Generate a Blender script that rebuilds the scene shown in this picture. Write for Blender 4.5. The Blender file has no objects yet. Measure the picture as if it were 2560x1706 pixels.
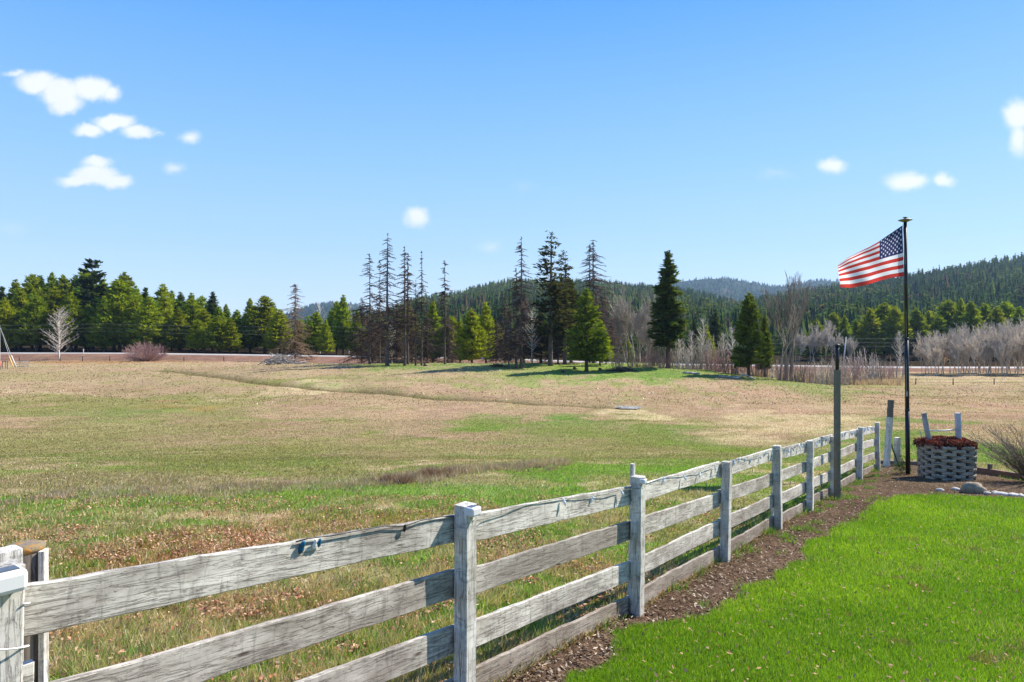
import bpy, math, random
import numpy as np
from mathutils import Vector, Matrix
R = math.radians
random.seed(7)
rng = np.random.default_rng(7)
S = bpy.context.scene
COL = S.collection
F = 1700.0            # focal length in photo pixels
CX, CY = 1280.0, 853.0

# ------------------------------------------------------------------ camera
cam = bpy.data.cameras.new('camera'); camo = bpy.data.objects.new('camera', cam); COL.objects.link(camo)
camo.location = (0, 0, 0); camo.rotation_euler = (R(90), 0, 0)
cam.sensor_width = 36; cam.lens = F / 2560 * 36; cam.clip_start = 0.05; cam.clip_end = 20000
S.camera = camo

# ------------------------------------------------------------------ sun and sky
SUN = Vector((0.78, 0.40, 0.84)).normalized()
sun = bpy.data.lights.new('sun', 'SUN'); suno = bpy.data.objects.new('sun', sun); COL.objects.link(suno)
sun.energy = 5.0; sun.angle = R(0.53); sun.color = (1, 0.94, 0.84)
suno.rotation_euler = SUN.to_track_quat('Z', 'Y').to_euler()
S.view_settings.view_transform = 'Standard'; S.view_settings.look = 'None'
S.view_settings.exposure = 1.06; S.view_settings.gamma = 1.0
W = bpy.data.worlds.new('World'); S.world = W; W.use_nodes = True
nt = W.node_tree; nt.nodes.clear()
def N(t, typ, **kw):
    n = t.nodes.new(typ)
    for k, v in kw.items(): setattr(n, k, v)
    return n
def L(t, a, b): t.links.new(a, b)
out = N(nt, 'ShaderNodeOutputWorld'); bg = N(nt, 'ShaderNodeBackground')
sky = N(nt, 'ShaderNodeTexSky', sky_type='NISHITA', sun_disc=False)
sky.sun_elevation = math.asin(SUN.z); sky.sun_rotation = math.atan2(SUN.x, SUN.y)
sky.altitude = 700; sky.air_density = 1.0; sky.dust_density = 0.15; sky.ozone_density = 1.3
bg.inputs['Strength'].default_value = 0.115
hs = N(nt, 'ShaderNodeHueSaturation'); hs.inputs['Hue'].default_value = 0.50
hs.inputs['Saturation'].default_value = 1.05; hs.inputs['Value'].default_value = 1.0
L(nt, sky.outputs[0], hs.inputs['Color'])
tc = N(nt, 'ShaderNodeTexCoord'); sx = N(nt, 'ShaderNodeSeparateXYZ'); L(nt, tc.outputs['Generated'], sx.inputs[0])
def mth(t, op, a, b=None, c=None, clamp=False):
    n = N(t, 'ShaderNodeMath', operation=op); n.use_clamp = clamp
    for i, v in enumerate((a, b, c)):
        if v is None: continue
        if isinstance(v, (int, float)): n.inputs[i].default_value = v
        else: L(t, v, n.inputs[i])
    return n.outputs[0]
yy = mth(nt, 'MAXIMUM', sx.outputs['Y'], 0.05)
uu = mth(nt, 'DIVIDE', sx.outputs['X'], yy); vv = mth(nt, 'DIVIDE', sx.outputs['Z'], yy)
cb = N(nt, 'ShaderNodeCombineXYZ'); L(nt, uu, cb.inputs[0]); L(nt, vv, cb.inputs[1])
nz = N(nt, 'ShaderNodeTexNoise'); nz.inputs['Scale'].default_value = 26; nz.inputs['Detail'].default_value = 7; nz.inputs['Roughness'].default_value = .6
L(nt, cb.outputs[0], nz.inputs['Vector'])
off = N(nt, 'ShaderNodeVectorMath', operation='SUBTRACT'); L(nt, nz.outputs['Color'], off.inputs[0]); off.inputs[1].default_value = (.5, .5, .5)
sc_ = N(nt, 'ShaderNodeVectorMath', operation='SCALE'); L(nt, off.outputs[0], sc_.inputs[0]); sc_.inputs['Scale'].default_value = .028
wv = N(nt, 'ShaderNodeVectorMath', operation='ADD'); L(nt, cb.outputs[0], wv.inputs[0]); L(nt, sc_.outputs[0], wv.inputs[1])
clouds = [(92, 205, 62, 34, 1.1), (150, 232, 62, 40, 1.2), (165, 262, 55, 28, 1.0), (222, 222, 58, 38, 1.2), (272, 235, 36, 24, .9), (40, 183, 44, 13, .55),
          (286, 306, 60, 26, 1.15), (222, 327, 48, 20, 1.0), (345, 330, 52, 22, 1.0), (395, 333, 26, 10, .4),
          (240, 440, 72, 32, 1.2), (190, 453, 55, 20, .95), (290, 453, 48, 24, 1.0), (472, 341, 38, 22, .62), (437, 420, 30, 22, .45),
          (1042, 546, 38, 28, .8), (1225, 615, 42, 22, .32), (2085, 412, 42, 26, .85), (2265, 454, 66, 28, .95), (2362, 453, 36, 22, .75),
          (2545, 292, 46, 50, 1.0), (2550, 350, 30, 54, .8), (1940, 436, 66, 18, .24), (30, 573, 70, 28, .2), (1310, 472, 50, 26, .16), (240, 408, 50, 20, .8)]
cur = None
for (px, py, w, h, a) in clouds:
    s1 = N(nt, 'ShaderNodeVectorMath', operation='SUBTRACT'); L(nt, wv.outputs[0], s1.inputs[0]); s1.inputs[1].default_value = ((px - CX) / F, (CY - py) / F, 0)
    s2 = N(nt, 'ShaderNodeVectorMath', operation='MULTIPLY'); L(nt, s1.outputs[0], s2.inputs[0]); s2.inputs[1].default_value = (F / w / 1.15, F / h / 1.15, 0)
    s3 = N(nt, 'ShaderNodeVectorMath', operation='LENGTH'); L(nt, s2.outputs[0], s3.inputs[0])
    v = mth(nt, 'MULTIPLY_ADD', s3.outputs['Value'], -a, a)
    cur = v if cur is None else mth(nt, 'SMOOTH_MAX', cur, v, .12)
cm = N(nt, 'ShaderNodeMapRange', interpolation_type='SMOOTHSTEP'); L(nt, cur, cm.inputs['Value'])
cm.inputs['From Min'].default_value = 0.02; cm.inputs['From Max'].default_value = .66
cm.inputs['To Max'].default_value = .96
front = mth(nt, 'GREATER_THAN', sx.outputs['Y'], .05)
cmf = mth(nt, 'MULTIPLY', cm.outputs[0], front)
cn = N(nt, 'ShaderNodeTexNoise'); cn.inputs['Scale'].default_value = 14; cn.inputs['Detail'].default_value = 4; L(nt, cb.outputs[0], cn.inputs['Vector'])
cc = N(nt, 'ShaderNodeMix', data_type='RGBA'); L(nt, cn.outputs[0], cc.inputs[0])
cc.inputs[6].default_value = (4.0, 4.15, 4.5, 1); cc.inputs[7].default_value = (4.6, 4.65, 4.8, 1)
gr = N(nt, 'ShaderNodeValToRGB'); e_ = gr.color_ramp.elements
e_[0].position = 0; e_[0].color = (.74, .84, .92, 1); e_[1].position = 1; e_[1].color = (.055, .25, .80, 1)
for p_, c_ in ((.05, (.64, .79, .91)), (.13, (.44, .68, .90)), (.25, (.28, .57, .91)), (.45, (.082, .36, .96)), (.62, (.06, .27, .86))):
    q_ = e_.new(p_); q_.color = (*c_, 1)
L(nt, sx.outputs['Z'], gr.inputs[0])
gs = N(nt, 'ShaderNodeVectorMath', operation='SCALE'); L(nt, gr.outputs[0], gs.inputs[0]); gs.inputs['Scale'].default_value = 4.5
sm = N(nt, 'ShaderNodeMix', data_type='RGBA'); sm.inputs[0].default_value = .92; L(nt, hs.outputs[0], sm.inputs[6]); L(nt, gs.outputs[0], sm.inputs[7])
mx = N(nt, 'ShaderNodeMix', data_type='RGBA'); L(nt, cmf, mx.inputs[0]); L(nt, sm.outputs[2], mx.inputs[6]); L(nt, cc.outputs[2], mx.inputs[7])
L(nt, mx.outputs[2], bg.inputs['Color']); L(nt, bg.outputs[0], out.inputs[0])

# ------------------------------------------------------------------ helpers
def tag(o, label=None, cat=None, group=None, kind=None):
    if label: o['label'] = label
    if cat: o['category'] = cat
    if group: o['group'] = group
    if kind: o['kind'] = kind
    return o
def empty(name, loc=(0, 0, 0), rz=0):
    o = bpy.data.objects.new(name, None); COL.objects.link(o); o.location = loc; o.rotation_euler = (0, 0, rz); o.empty_display_size = .1
    return o
def mesh_np(name, V, Fc, cols=None, smooth=False):
    """V (n,3); Fc (m,k) ints; cols (n,3) linear point colours"""
    V = np.asarray(V, np.float32); Fc = np.asarray(Fc, np.int32)
    me = bpy.data.meshes.new(name); m, k = Fc.shape
    me.vertices.add(len(V)); me.vertices.foreach_set('co', V.ravel())
    me.loops.add(m * k); me.loops.foreach_set('vertex_index', Fc.ravel())
    me.polygons.add(m); me.polygons.foreach_set('loop_start', np.arange(0, m * k, k, dtype=np.int32))
    me.polygons.foreach_set('loop_total', np.full(m, k, np.int32))
    me.polygons.foreach_set('use_smooth', np.full(m, smooth, bool))
    me.update(calc_edges=True)
    if cols is not None:
        at_ = me.color_attributes.new('Col', 'FLOAT_COLOR', 'POINT')
        c = np.ones((len(V), 4), np.float32); c[:, :3] = cols; at_.data.foreach_set('color', c.ravel())
    return me
def link(name, me, mat, parent=None, loc=None, rot=None):
    o = bpy.data.objects.new(name, me); COL.objects.link(o)
    if mat and not me.materials: me.materials.append(mat)
    if parent: o.parent = parent
    if loc is not None: o.location = loc
    if rot is not None: o.rotation_euler = rot
    return o
class MB:
    def __init__(s): s.v = []; s.f = []
    def add(s, vs, fs):
        b = len(s.v); s.v += [tuple(v) for v in vs]; s.f += [tuple(i + b for i in f) for f in fs]
    def box(s, c, d, M=None):
        x, y, z = [e / 2 for e in d]
        vs = [Vector((sx_ * x, sy * y, sz * z)) for sz in (-1, 1) for sy in (-1, 1) for sx_ in (-1, 1)]
        if M is not None: vs = [M @ v for v in vs]
        vs = [v + Vector(c) for v in vs]
        s.add(vs, [(0, 2, 3, 1), (4, 5, 7, 6), (0, 1, 5, 4), (2, 6, 7, 3), (0, 4, 6, 2), (1, 3, 7, 5)])
    def tube(s, pts, rad, n=8, caps=True):
        pts = [Vector(p) for p in pts]
        if isinstance(rad, (int, float)): rad = [rad] * len(pts)
        b = len(s.v); up = Vector((0, 0, 1))
        for i, p in enumerate(pts):
            t = (pts[min(i + 1, len(pts) - 1)] - pts[max(i - 1, 0)]).normalized()
            a = t.cross(up if abs(t.z) < .9 else Vector((1, 0, 0))).normalized(); c = t.cross(a)
            for k in range(n):
                an = 2 * math.pi * k / n
                s.v.append(tuple(p + (a * math.cos(an) + c * math.sin(an)) * rad[i]))
        for i in range(len(pts) - 1):
            for k in range(n):
                s.f.append((b + i * n + k, b + i * n + (k + 1) % n, b + (i + 1) * n + (k + 1) % n, b + (i + 1) * n + k))
        if caps:
            s.f.append(tuple(b + k for k in range(n))[::-1]); s.f.append(tuple(b + (len(pts) - 1) * n + k for k in range(n)))
    def lathe(s, prof, c=(0, 0, 0), n=16):
        b = len(s.v)
        for (r, z) in prof:
            for k in range(n):
                a = 2 * math.pi * k / n; s.v.append((c[0] + r * math.cos(a), c[1] + r * math.sin(a), c[2] + z))
        for i in range(len(prof) - 1):
            for k in range(n):
                s.f.append((b + i * n + k, b + i * n + (k + 1) % n, b + (i + 1) * n + (k + 1) % n, b + (i + 1) * n + k))
        s.f.append(tuple(b + k for k in range(n))[::-1]); s.f.append(tuple(b + (len(prof) - 1) * n + k for k in range(n)))
    def build(s, name, mat, parent=None, smooth=False, bevel=0, loc=None, rot=None):
        me = bpy.data.meshes.new(name); me.from_pydata(s.v, [], s.f); me.update()
        if smooth: me.polygons.foreach_set('use_smooth', np.ones(len(me.polygons), bool))
        o = link(name, me, mat, parent, loc, rot)
        if bevel:
            b = o.modifiers.new('bevel', 'BEVEL'); b.width = bevel; b.segments = 2; b.limit_method = 'ANGLE'
        return o

# value noise
_h = rng.random((512, 512))
def vnoise(x, y):
    x = np.asarray(x, float); y = np.asarray(y, float)
    xi = np.floor(x).astype(int); yi = np.floor(y).astype(int); fx = x - xi; fy = y - yi
    fx = fx * fx * (3 - 2 * fx); fy = fy * fy * (3 - 2 * fy)
    g = lambda a, b: _h[a % 512, b % 512]
    return (g(xi, yi) * (1 - fx) + g(xi + 1, yi) * fx) * (1 - fy) + (g(xi, yi + 1) * (1 - fx) + g(xi + 1, yi + 1) * fx) * fy
def fbm(x, y, o=4):
    s = 0; a = .5; t = 0
    for i in range(o):
        s = s + a * vnoise(x * 2 ** i + 17.3 * i, y * 2 ** i + 9.1 * i); t += a; a *= .55
    return s / t
def sstep(a, b, x):
    t = np.clip((x - a) / (b - a), 0, 1); return t * t * (3 - 2 * t)

# ------------------------------------------------------------------ the lie of the land
NEAR = [(-40, -1.3), (-10, -1.5), (0, -1.68), (2.2, -1.94), (4, -2.16), (6, -2.39), (10, -2.68), (15, -3.05), (19, -3.42), (25, -4.2), (30, -4.7), (40, -5.25), (55, -5.72)]
PL = NEAR + [(70, -5.35), (100, -4.85), (125, -4.35), (140, -4.1), (147, -4.5)]
PM = NEAR + [(70, -5.5), (85, -4.5), (94, -3.85), (100, -3.55), (106, -3.44), (114, -3.7), (130, -4.9), (147, -5.4)]
PR = NEAR + [(70, -6.0), (100, -6.35), (140, -6.6), (150, -6.7)]
def prof(P, y):
    a = np.array(P); w = np.maximum(.35, .05 * np.abs(y))
    return (np.interp(y - w, a[:, 0], a[:, 1]) + np.interp(y, a[:, 0], a[:, 1]) + np.interp(y + w, a[:, 0], a[:, 1])) / 3
def road_z(x): return np.interp(x, [-140, -90, -8, 30, 91, 160, 400], [-2.85, -2.95, -4.1, -5.4, -6.25, -6.4, -6.4])
def Hh(x, y):
    x = np.asarray(x, float); y = np.asarray(y, float)
    l = prof(PL, y); m = prof(PM, y); r = prof(PR, y)
    wl = sstep(-26, -62, x + 4 * (fbm(x * .05, y * .05, 2) - .5)); wr = sstep(20, 50, x)
    z = m * (1 - wl) * (1 - wr) + l * wl + r * wr
    rz = road_z(x)
    k = sstep(148, 156.5, y); z = z * (1 - k) + rz * k
    z = z + np.clip(y - 172, 0, 300) * .006
    amp = .05 * sstep(0, 25, y) + .12 * sstep(25, 60, y) * (1 - sstep(135, 150, y))
    z = z + (fbm(x * .25, y * .25, 3) - .5) * amp * 2 + (fbm(x * 1.7 + 40, y * 1.7, 2) - .5) * .03
    # drainage ditch and the wet hollow it ends in
    dx, dy = ditch_uv(x, y); z = z - .35 * np.exp(-(dy / 1.1) ** 2) * dx
    return z
def at_flat(px, py, zf=lambda x, y: 0): pass
DA = None
def ditch_uv(x, y):
    if DA is None: return 0 * x, 0 * y + 9
    best = np.full(np.shape(x), 1e9)
    for (a, b) in zip(DA[:-1], DA[1:]):
        ax, ay = a; bx, by = b; vx, vy = bx - ax, by - ay; t = np.clip(((x - ax) * vx + (y - ay) * vy) / (vx * vx + vy * vy), 0, 1)
        best = np.minimum(best, np.hypot(x - ax - t * vx, y - ay - t * vy))
    return 1.0, best
def at(px, py, lo=1.5, hi=175):
    """ground point seen at a photo pixel"""
    u = (px - CX) / F; v = (CY - py) / F
    D = np.geomspace(lo, hi, 4000); d = v * D - Hh(u * D, D)
    i = np.argmax(d < 0) if (d < 0).any() else len(D) - 1
    return float(u * D[i]), float(D[i])
def gz(x, y): return float(Hh(np.array([x]), np.array([y]))[0])
_d = [at(*p) for p in ((395, 926), (520, 938), (650, 955), (780, 968), (930, 978), (1080, 992), (1230, 999), (1370, 1008), (1480, 1014), (1560, 1019))]
DA = _d
PUD = at(1580, 1022)

# fence line (world)
FV = Vector((.588, .809, 0)); NV = Vector((.809, -.588, 0))
def fpos(D): return Vector((1.08 + .727 * (D - 5.9), D, 0))
def fence_n(x, y): return (x - 1.08) * .809 - (y - 5.9) * .588       # >0 on the lawn side
LE = [at(*p) for p in ((1240, 1900), (1380, 1740), (1436, 1706), (1523, 1643), (1545, 1590), (1640, 1555), (1720, 1540), (1850, 1490), (1935, 1440), (2013, 1403), (2030, 1360), (2122, 1305), (2160, 1262), (2241, 1240), (2350, 1238), (2560, 1247), (2760, 1262))]
LAWN = LE + [(30, LE[-1][1] - 1), (30, -10), (-2.5, -10)]
YARD = [(1.08 + .727 * (d - 5.9) - .05, d) for d in (-6, 3, 8, 13, 18.6)] + [(10.55, 19.2), (11.1, 18.4), (11.4, 16.5), (11.5, 14.9), (13, 12), (30, 11), (30, -10)]
def inpoly(P, x, y):
    c = np.zeros(np.shape(x), bool); n = len(P)
    for i in range(n):
        x1, y1 = P[i]; x2, y2 = P[(i + 1) % n]
        if y1 == y2: continue
        cond = ((y1 > y) != (y2 > y)) & (x < (x2 - x1) * (y - y1) / (y2 - y1) + x1); c ^= cond
    return c
def polydist(P, x, y, closed=False):
    best = np.full(np.shape(x), 1e9)
    for (a, b) in zip(P, P[1:] + (P[:1] if closed else [])):
        vx, vy = b[0] - a[0], b[1] - a[1]; q = vx * vx + vy * vy
        if q == 0: continue
        t = np.clip(((x - a[0]) * vx + (y - a[1]) * vy) / q, 0, 1)
        best = np.minimum(best, np.hypot(x - a[0] - t * vx, y - a[1] - t * vy))
    return best
C_ = lambda *a: np.array(a, float)
TAN = C_(.31, .228, .128); PINK = C_(.385, .265, .165); STRAW = C_(.47, .37, .21); OLIVE = C_(.205, .205, .062); GREEN = C_(.125, .205, .036)
BRIGHT = C_(.135, .25, .028); MAUVE = C_(.28, .205, .13); RUST = C_(.30, .14, .055); DIRT = C_(.12, .082, .054); LAWNC = C_(.165, .29, .014); MULCH = C_(.165, .112, .074)
# natural patches of the meadow: (centre x, centre y on the photo, half sizes, colour, strength)
PATCH = [(180, 1090, 520, 90, OLIVE, .55), (700, 1140, 520, 55, OLIVE, .6), (1450, 1120, 420, 50, OLIVE, .55), (230, 1010, 420, 30, OLIVE, .8), (180, 1040, 260, 18, GREEN, .35), (60, 985, 200, 10, STRAW, .5), (520, 1160, 330, 38, OLIVE, .75), (740, 1145, 170, 22, GREEN, .5), (100, 940, 300, 14, OLIVE, .35),
         (150, 1115, 300, 30, OLIVE, .4), (700, 1125, 400, 40, OLIVE, .5),
         (1220, 1060, 200, 26, GREEN, .75), (1420, 1075, 280, 32, GREEN, .65), (1600, 1050, 160, 30, OLIVE, .8), (1740, 1100, 160, 45, GREEN, .6), (1800, 1130, 90, 30, BRIGHT, .8), (1650, 1110, 230, 42, OLIVE, .5),
         (840, 1047, 80, 7, GREEN, .7), (700, 1050, 130, 6, GREEN, .5), (560, 1020, 160, 6, OLIVE, .5), (760, 952, 90, 11, OLIVE, .7), (600, 958, 180, 6, OLIVE, .6),
         (720, 980, 110, 14, STRAW, .9), (1000, 1030, 260, 22, PINK, .6), (1300, 970, 320, 25, PINK, .7), (1700, 970, 300, 25, PINK, .9), (2000, 1010, 280, 28, PINK, .9), (2000, 1055, 200, 42, STRAW, .9), (2450, 1020, 260, 32, PINK, .9),
         (1640, 1040, 60, 10, STRAW, 1), (1560, 1036, 130, 8, STRAW, .9), (1900, 1085, 130, 30, STRAW, .8),
         (1230, 900, 340, 13, OLIVE, .9), (1320, 918, 220, 12, BRIGHT, .6), (1540, 915, 180, 14, BRIGHT, .65), (900, 895, 150, 9, GREEN, .9), (1000, 912, 130, 10, GREEN, .8), (1700, 932, 200, 9, GREEN, .7), (1960, 955, 200, 9, GREEN, .6), (2160, 965, 160, 7, OLIVE, .6),
         (2450, 975, 300, 8, MAUVE, .5), (2450, 948, 330, 12, STRAW, .5), (2360, 1052, 220, 6, GREEN, .7), (2280, 1075, 90, 12, OLIVE, .8), (2350, 1110, 160, 40, GREEN, .85), (2500, 1130, 200, 50, GREEN, .9), (2350, 1140, 200, 30, BRIGHT, .7),
         (250, 905, 330, 5, RUST, .75), (420, 1018, 110, 9, RUST, .35), (430, 1030, 60, 6, RUST, .4),
         (500, 930, 400, 18, TAN, .4), (1000, 935, 300, 14, PINK, .6), (700, 920, 150, 6, MAUVE, .6), (420, 1100, 120, 10, TAN, .5),
         (960, 1130, 250, 22, TAN, .6), (1300, 1110, 150, 18, TAN, .4), (300, 1215, 420, 26, MAUVE, .5), (900, 1205, 400, 14, MAUVE, .55), (1250, 1175, 280, 9, MAUVE, .6), (60, 1180, 200, 30, TAN, .4),
         (500, 1265, 560, 22, BRIGHT, .75), (1000, 1225, 420, 26, BRIGHT, .85), (1450, 1185, 320, 24, BRIGHT, .9), (150, 1290, 260, 26, BRIGHT, .75), (1700, 1160, 200, 20, BRIGHT, .6), (60, 1320, 120, 30, GREEN, .7),
         (420, 1400, 380, 48, RUST, .7), (300, 1460, 260, 50, RUST, .6), (800, 1330, 260, 40, RUST, .35), (1100, 1310, 160, 20, RUST, .4), (260, 1580, 220, 60, STRAW, .6), (700, 1520, 320, 45, RUST, .45), (1000, 1430, 200, 50, GREEN, .4),
         (1350, 1350, 260, 60, GREEN, .5), (1300, 1400, 200, 30, STRAW, .4), (900, 1600, 220, 60, GREEN, .5), (1700, 1300, 160, 60, GREEN, .5), (1900, 1230, 160, 40, BRIGHT, .6)]
PW = []
for (px, py, a, b, c, s) in PATCH:
    x, y = at(px, py); _, y1 = at(px, py - b, hi=200); _, y2 = at(px, py + b)
    PW.append((x, y, a / F * y, max(.4, min((y1 - y2) / 2, 25)), c, s))
def ground_color(x, y):
    x = np.asarray(x, float); y = np.asarray(y, float)
    n1 = fbm(x * .09 + 3, y * .09, 4); n2 = fbm(x * .5, y * .5 + 7, 4); n3 = fbm(x * 2.3 + 5, y * 2.3, 3)
    t = np.clip((n1 - .5) * 2.2 + .5, 0, 1)[:, None]
    far = sstep(8, 40, y)[:, None]
    c = TAN * t + (.55 * PINK + .45 * TAN) * (1 - t)
    near = .5 * OLIVE + .3 * STRAW + .2 * GREEN
    q1 = fbm(x * .85 + 70, y * .85 + 3, 4); q2 = fbm(x * 1.9 + 11, y * 1.9 + 90, 3)
    gq = sstep(.50, .60, q1)[:, None]; sq_ = (sstep(.52, .62, q2) * (1 - sstep(.5, .6, q1)))[:, None]
    near = near * (1 - gq) + C_(.14, .27, .03) * gq; near = near * (1 - sq_) + C_(.52, .42, .25) * sq_
    c = c * far + near * (1 - far)
    wxx = x + (fbm(x * .22 + 9, y * .22, 3) - .5) * .22 * np.clip(y, 3, 60); wyy = y + (fbm(x * .22, y * .22 + 31, 3) - .5) * .30 * np.clip(y, 3, 60)
    for (cx, cy, a, b, col, s) in PW:
        d = np.sqrt(((wxx - cx) / a) ** 2 + ((wyy - cy) / b) ** 2) + (n2 - .5) * 1.3 + (n3 - .5) * .6
        w = (sstep(1.25, .45, d) * s)[:, None]; c = c * (1 - w) + col * w
    g = sstep(.56, .72, fbm(x * .33 + 50, y * .33, 4))[:, None] * .4; c = c * (1 - g) + OLIVE * g
    # ditch, with damp green edges
    _, dd = ditch_uv(x, y)
    w = (np.exp(-(dd / 1.6) ** 2) * .35)[:, None]; c = c * (1 - w) + OLIVE * w
    w = (np.exp(-(dd / .75) ** 2) * .9)[:, None]; c = c * (1 - w) + C_(.09, .07, .03) * w
    # banks below the road, verge, forest floor
    w = (sstep(144, 150, y))[:, None]; bank = C_(.22, .13, .09) * (.7 + .6 * n2[:, None]); c = c * (1 - w) + bank * w
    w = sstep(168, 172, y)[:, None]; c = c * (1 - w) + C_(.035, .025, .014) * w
    # yard: earth bed
    yard = inpoly(YARD, x, y) & (y > -9); dy_ = polydist(YARD[:9], x, y)
    fs = np.where(yard, dy_, -dy_)
    w = sstep(-.28, -.02, fs + (n3 - .5) * .35)[:, None]; dc = DIRT * (.7 + .7 * n3[:, None]); mm = sstep(.4, .8, n2)[:, None]; dc = dc * (1 - mm) + MULCH * mm
    c = c * (1 - w) + dc * w
    dl = polydist(LAWN[:17], x, y); ins = inpoly(LAWN, x, y); fl = np.where(ins, dl, -dl)
    w = sstep(-.05, .10, fl + (n3 - .5) * .38 + (n2 - .5) * .2)[:, None]; c = c * (1 - w) + LAWNC * .8 * w
    return c, fs, fl + (n3 - .5) * .38 + (n2 - .5) * .2

# ------------------------------------------------------------------ materials
def newmat(name):
    m = bpy.data.materials.new(name); m.use_nodes = True; t = m.node_tree; t.nodes.clear()
    o = N(t, 'ShaderNodeOutputMaterial'); return m, t, o
def ramp(t, fac, stops, interp='LINEAR'):
    r = N(t, 'ShaderNodeValToRGB'); r.color_ramp.interpolation = interp; e = r.color_ramp.elements
    e[0].position = stops[0][0]; e[0].color = (*stops[0][1], 1) if len(stops[0][1]) == 3 else stops[0][1]
    e[1].position = stops[-1][0]; e[1].color = (*stops[-1][1], 1)
    for p, c in stops[1:-1]:
        q = e.new(p); q.color = (*c, 1)
    L(t, fac, r.inputs[0]); return r.outputs[0]
def noise(t, vec, scale, detail=4, rough=.55, dist=0):
    n = N(t, 'ShaderNodeTexNoise'); n.inputs['Scale'].default_value = scale; n.inputs['Detail'].default_value = detail
    n.inputs['Roughness'].default_value = rough; n.inputs['Distortion'].default_value = dist
    if vec is not None: L(t, vec, n.inputs['Vector'])
    return n.outputs['Fac']
def mixc(t, f, a, b, mode='MIX'):
    m = N(t, 'ShaderNodeMix', data_type='RGBA', blend_type=mode)
    for s, v in ((0, f), (6, a), (7, b)):
        if isinstance(v, (int, float)): m.inputs[s].default_value = v
        elif isinstance(v, tuple): m.inputs[s].default_value = (*v, 1)
        else: L(t, v, m.inputs[s])
    return m.outputs[2]
def mapr(t, v, a, b, c=0, d=1):
    m = N(t, 'ShaderNodeMapRange'); L(t, v, m.inputs[0])
    for i, q in zip((1, 2, 3, 4), (a, b, c, d)): m.inputs[i].default_value = q
    return m.outputs[0]
def bump(t, h, strength=.5, dist=.02):
    b = N(t, 'ShaderNodeBump'); b.inputs['Strength'].default_value = strength; b.inputs['Distance'].default_value = dist; L(t, h, b.inputs['Height']); return b.outputs[0]
def principled(t, o, col, rough=.8, normal=None, metal=0, spec=.3):
    p = N(t, 'ShaderNodeBsdfPrincipled')
    if isinstance(col, tuple): p.inputs['Base Color'].default_value = (*col, 1)
    else: L(t, col, p.inputs['Base Color'])
    p.inputs['Roughness'].default_value = rough; p.inputs['Metallic'].default_value = metal; p.inputs['Specular IOR Level'].default_value = spec
    if normal is not None: L(t, normal, p.inputs['Normal'])
    L(t, p.outputs[0], o.inputs[0]); return p
def m_simple(name, col, rough=.7, var=.25, scale=8, metal=0, bumps=.3, bd=.01):
    m, t, o = newmat(name); c = N(t, 'ShaderNodeTexCoord'); n = noise(t, c.outputs['Object'], scale, 6, .6)
    lo = tuple(v * (1 - var) for v in col); hi = tuple(min(1, v * (1 + var)) for v in col)
    cc_ = ramp(t, n, [(.3, lo), (.7, hi)]); principled(t, o, cc_, rough, bump(t, n, bumps, bd), metal); return m
def m_leafy(name, trans=.35, objvar=.25, gloss=0):
    m, t, o = newmat(name); a = N(t, 'ShaderNodeAttribute'); a.attribute_name = 'Col'
    oi = N(t, 'ShaderNodeObjectInfo'); h = N(t, 'ShaderNodeHueSaturation'); L(t, a.outputs['Color'], h.inputs['Color'])
    L(t, mapr(t, oi.outputs['Random'], 0, 1, 1 - objvar, 1 + objvar), h.inputs['Value'])
    r2 = mth(t, 'FRACT', mth(t, 'MULTIPLY', oi.outputs['Random'], 7.31)); L(t, mapr(t, r2, 0, 1, .485, .512), h.inputs['Hue'])
    d = N(t, 'ShaderNodeBsdfDiffuse'); L(t, h.outputs[0], d.inputs[0])
    tr = N(t, 'ShaderNodeBsdfTranslucent'); L(t, mixc(t, 1.0, h.outputs[0], (1.15, 1.1, .6), 'MULTIPLY'), tr.inputs[0])
    mx_ = N(t, 'ShaderNodeMixShader'); mx_.inputs[0].default_value = trans; L(t, d.outputs[0], mx_.inputs[1]); L(t, tr.outputs[0], mx_.inputs[2])
    if gloss:
        g = N(t, 'ShaderNodeBsdfGlossy'); g.inputs['Roughness'].default_value = .45; g.inputs[0].default_value = (1, 1, 1, 1)
        m2 = N(t, 'ShaderNodeMixShader'); m2.inputs[0].default_value = gloss; L(t, mx_.outputs[0], m2.inputs[1]); L(t, g.outputs[0], m2.inputs[2]); L(t, m2.outputs[0], o.inputs[0])
    else: L(t, mx_.outputs[0], o.inputs[0])
    return m
M_grass = m_leafy('grass', .4, 0, .04)
M_leaf = m_leafy('conifer_needles', .42, .20)
M_litter = m_leafy('dead_leaves', .15, 0)
def m_bark(name, a, b, scale=3):
    m, t, o = newmat(name); c = N(t, 'ShaderNodeTexCoord'); mp = N(t, 'ShaderNodeMapping'); mp.inputs['Scale'].default_value = (4, 4, .7); L(t, c.outputs['Object'], mp.inputs[0])
    n = noise(t, mp.outputs[0], scale, 6, .65); principled(t, o, ramp(t, n, [(.35, a), (.65, b)]), .95, bump(t, n, .8, .05), 0, .1); return m
M_bark = m_bark('conifer_bark', (.035, .025, .02), (.12, .09, .07))
M_deadbark = m_bark('dead_bark', (.05, .038, .032), (.17, .135, .115))
M_twigbrown = m_simple('brown_twigs', (.075, .048, .034), .95, .4, 1.5)
M_twiggrey = m_simple('grey_twigs', (.38, .33, .265), .95, .3, 1.5)
M_twigpale = m_simple('pale_grey_twigs', (.46, .40, .34), .95, .3, 1.5)
M_twigwhite = m_simple('pale_birch_bark', (.62, .56, .48), .9, .25, 2)
M_grove = m_simple('grove_twigs', (.56, .48, .38), .95, .35, 1.2)
M_twigdark = m_simple('dark_grey_twigs', (.19, .165, .13), .95, .3, 1.5)
M_twigmauve = m_simple('mauve_twigs', (.36, .225, .20), .95, .25, 1.5)
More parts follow.
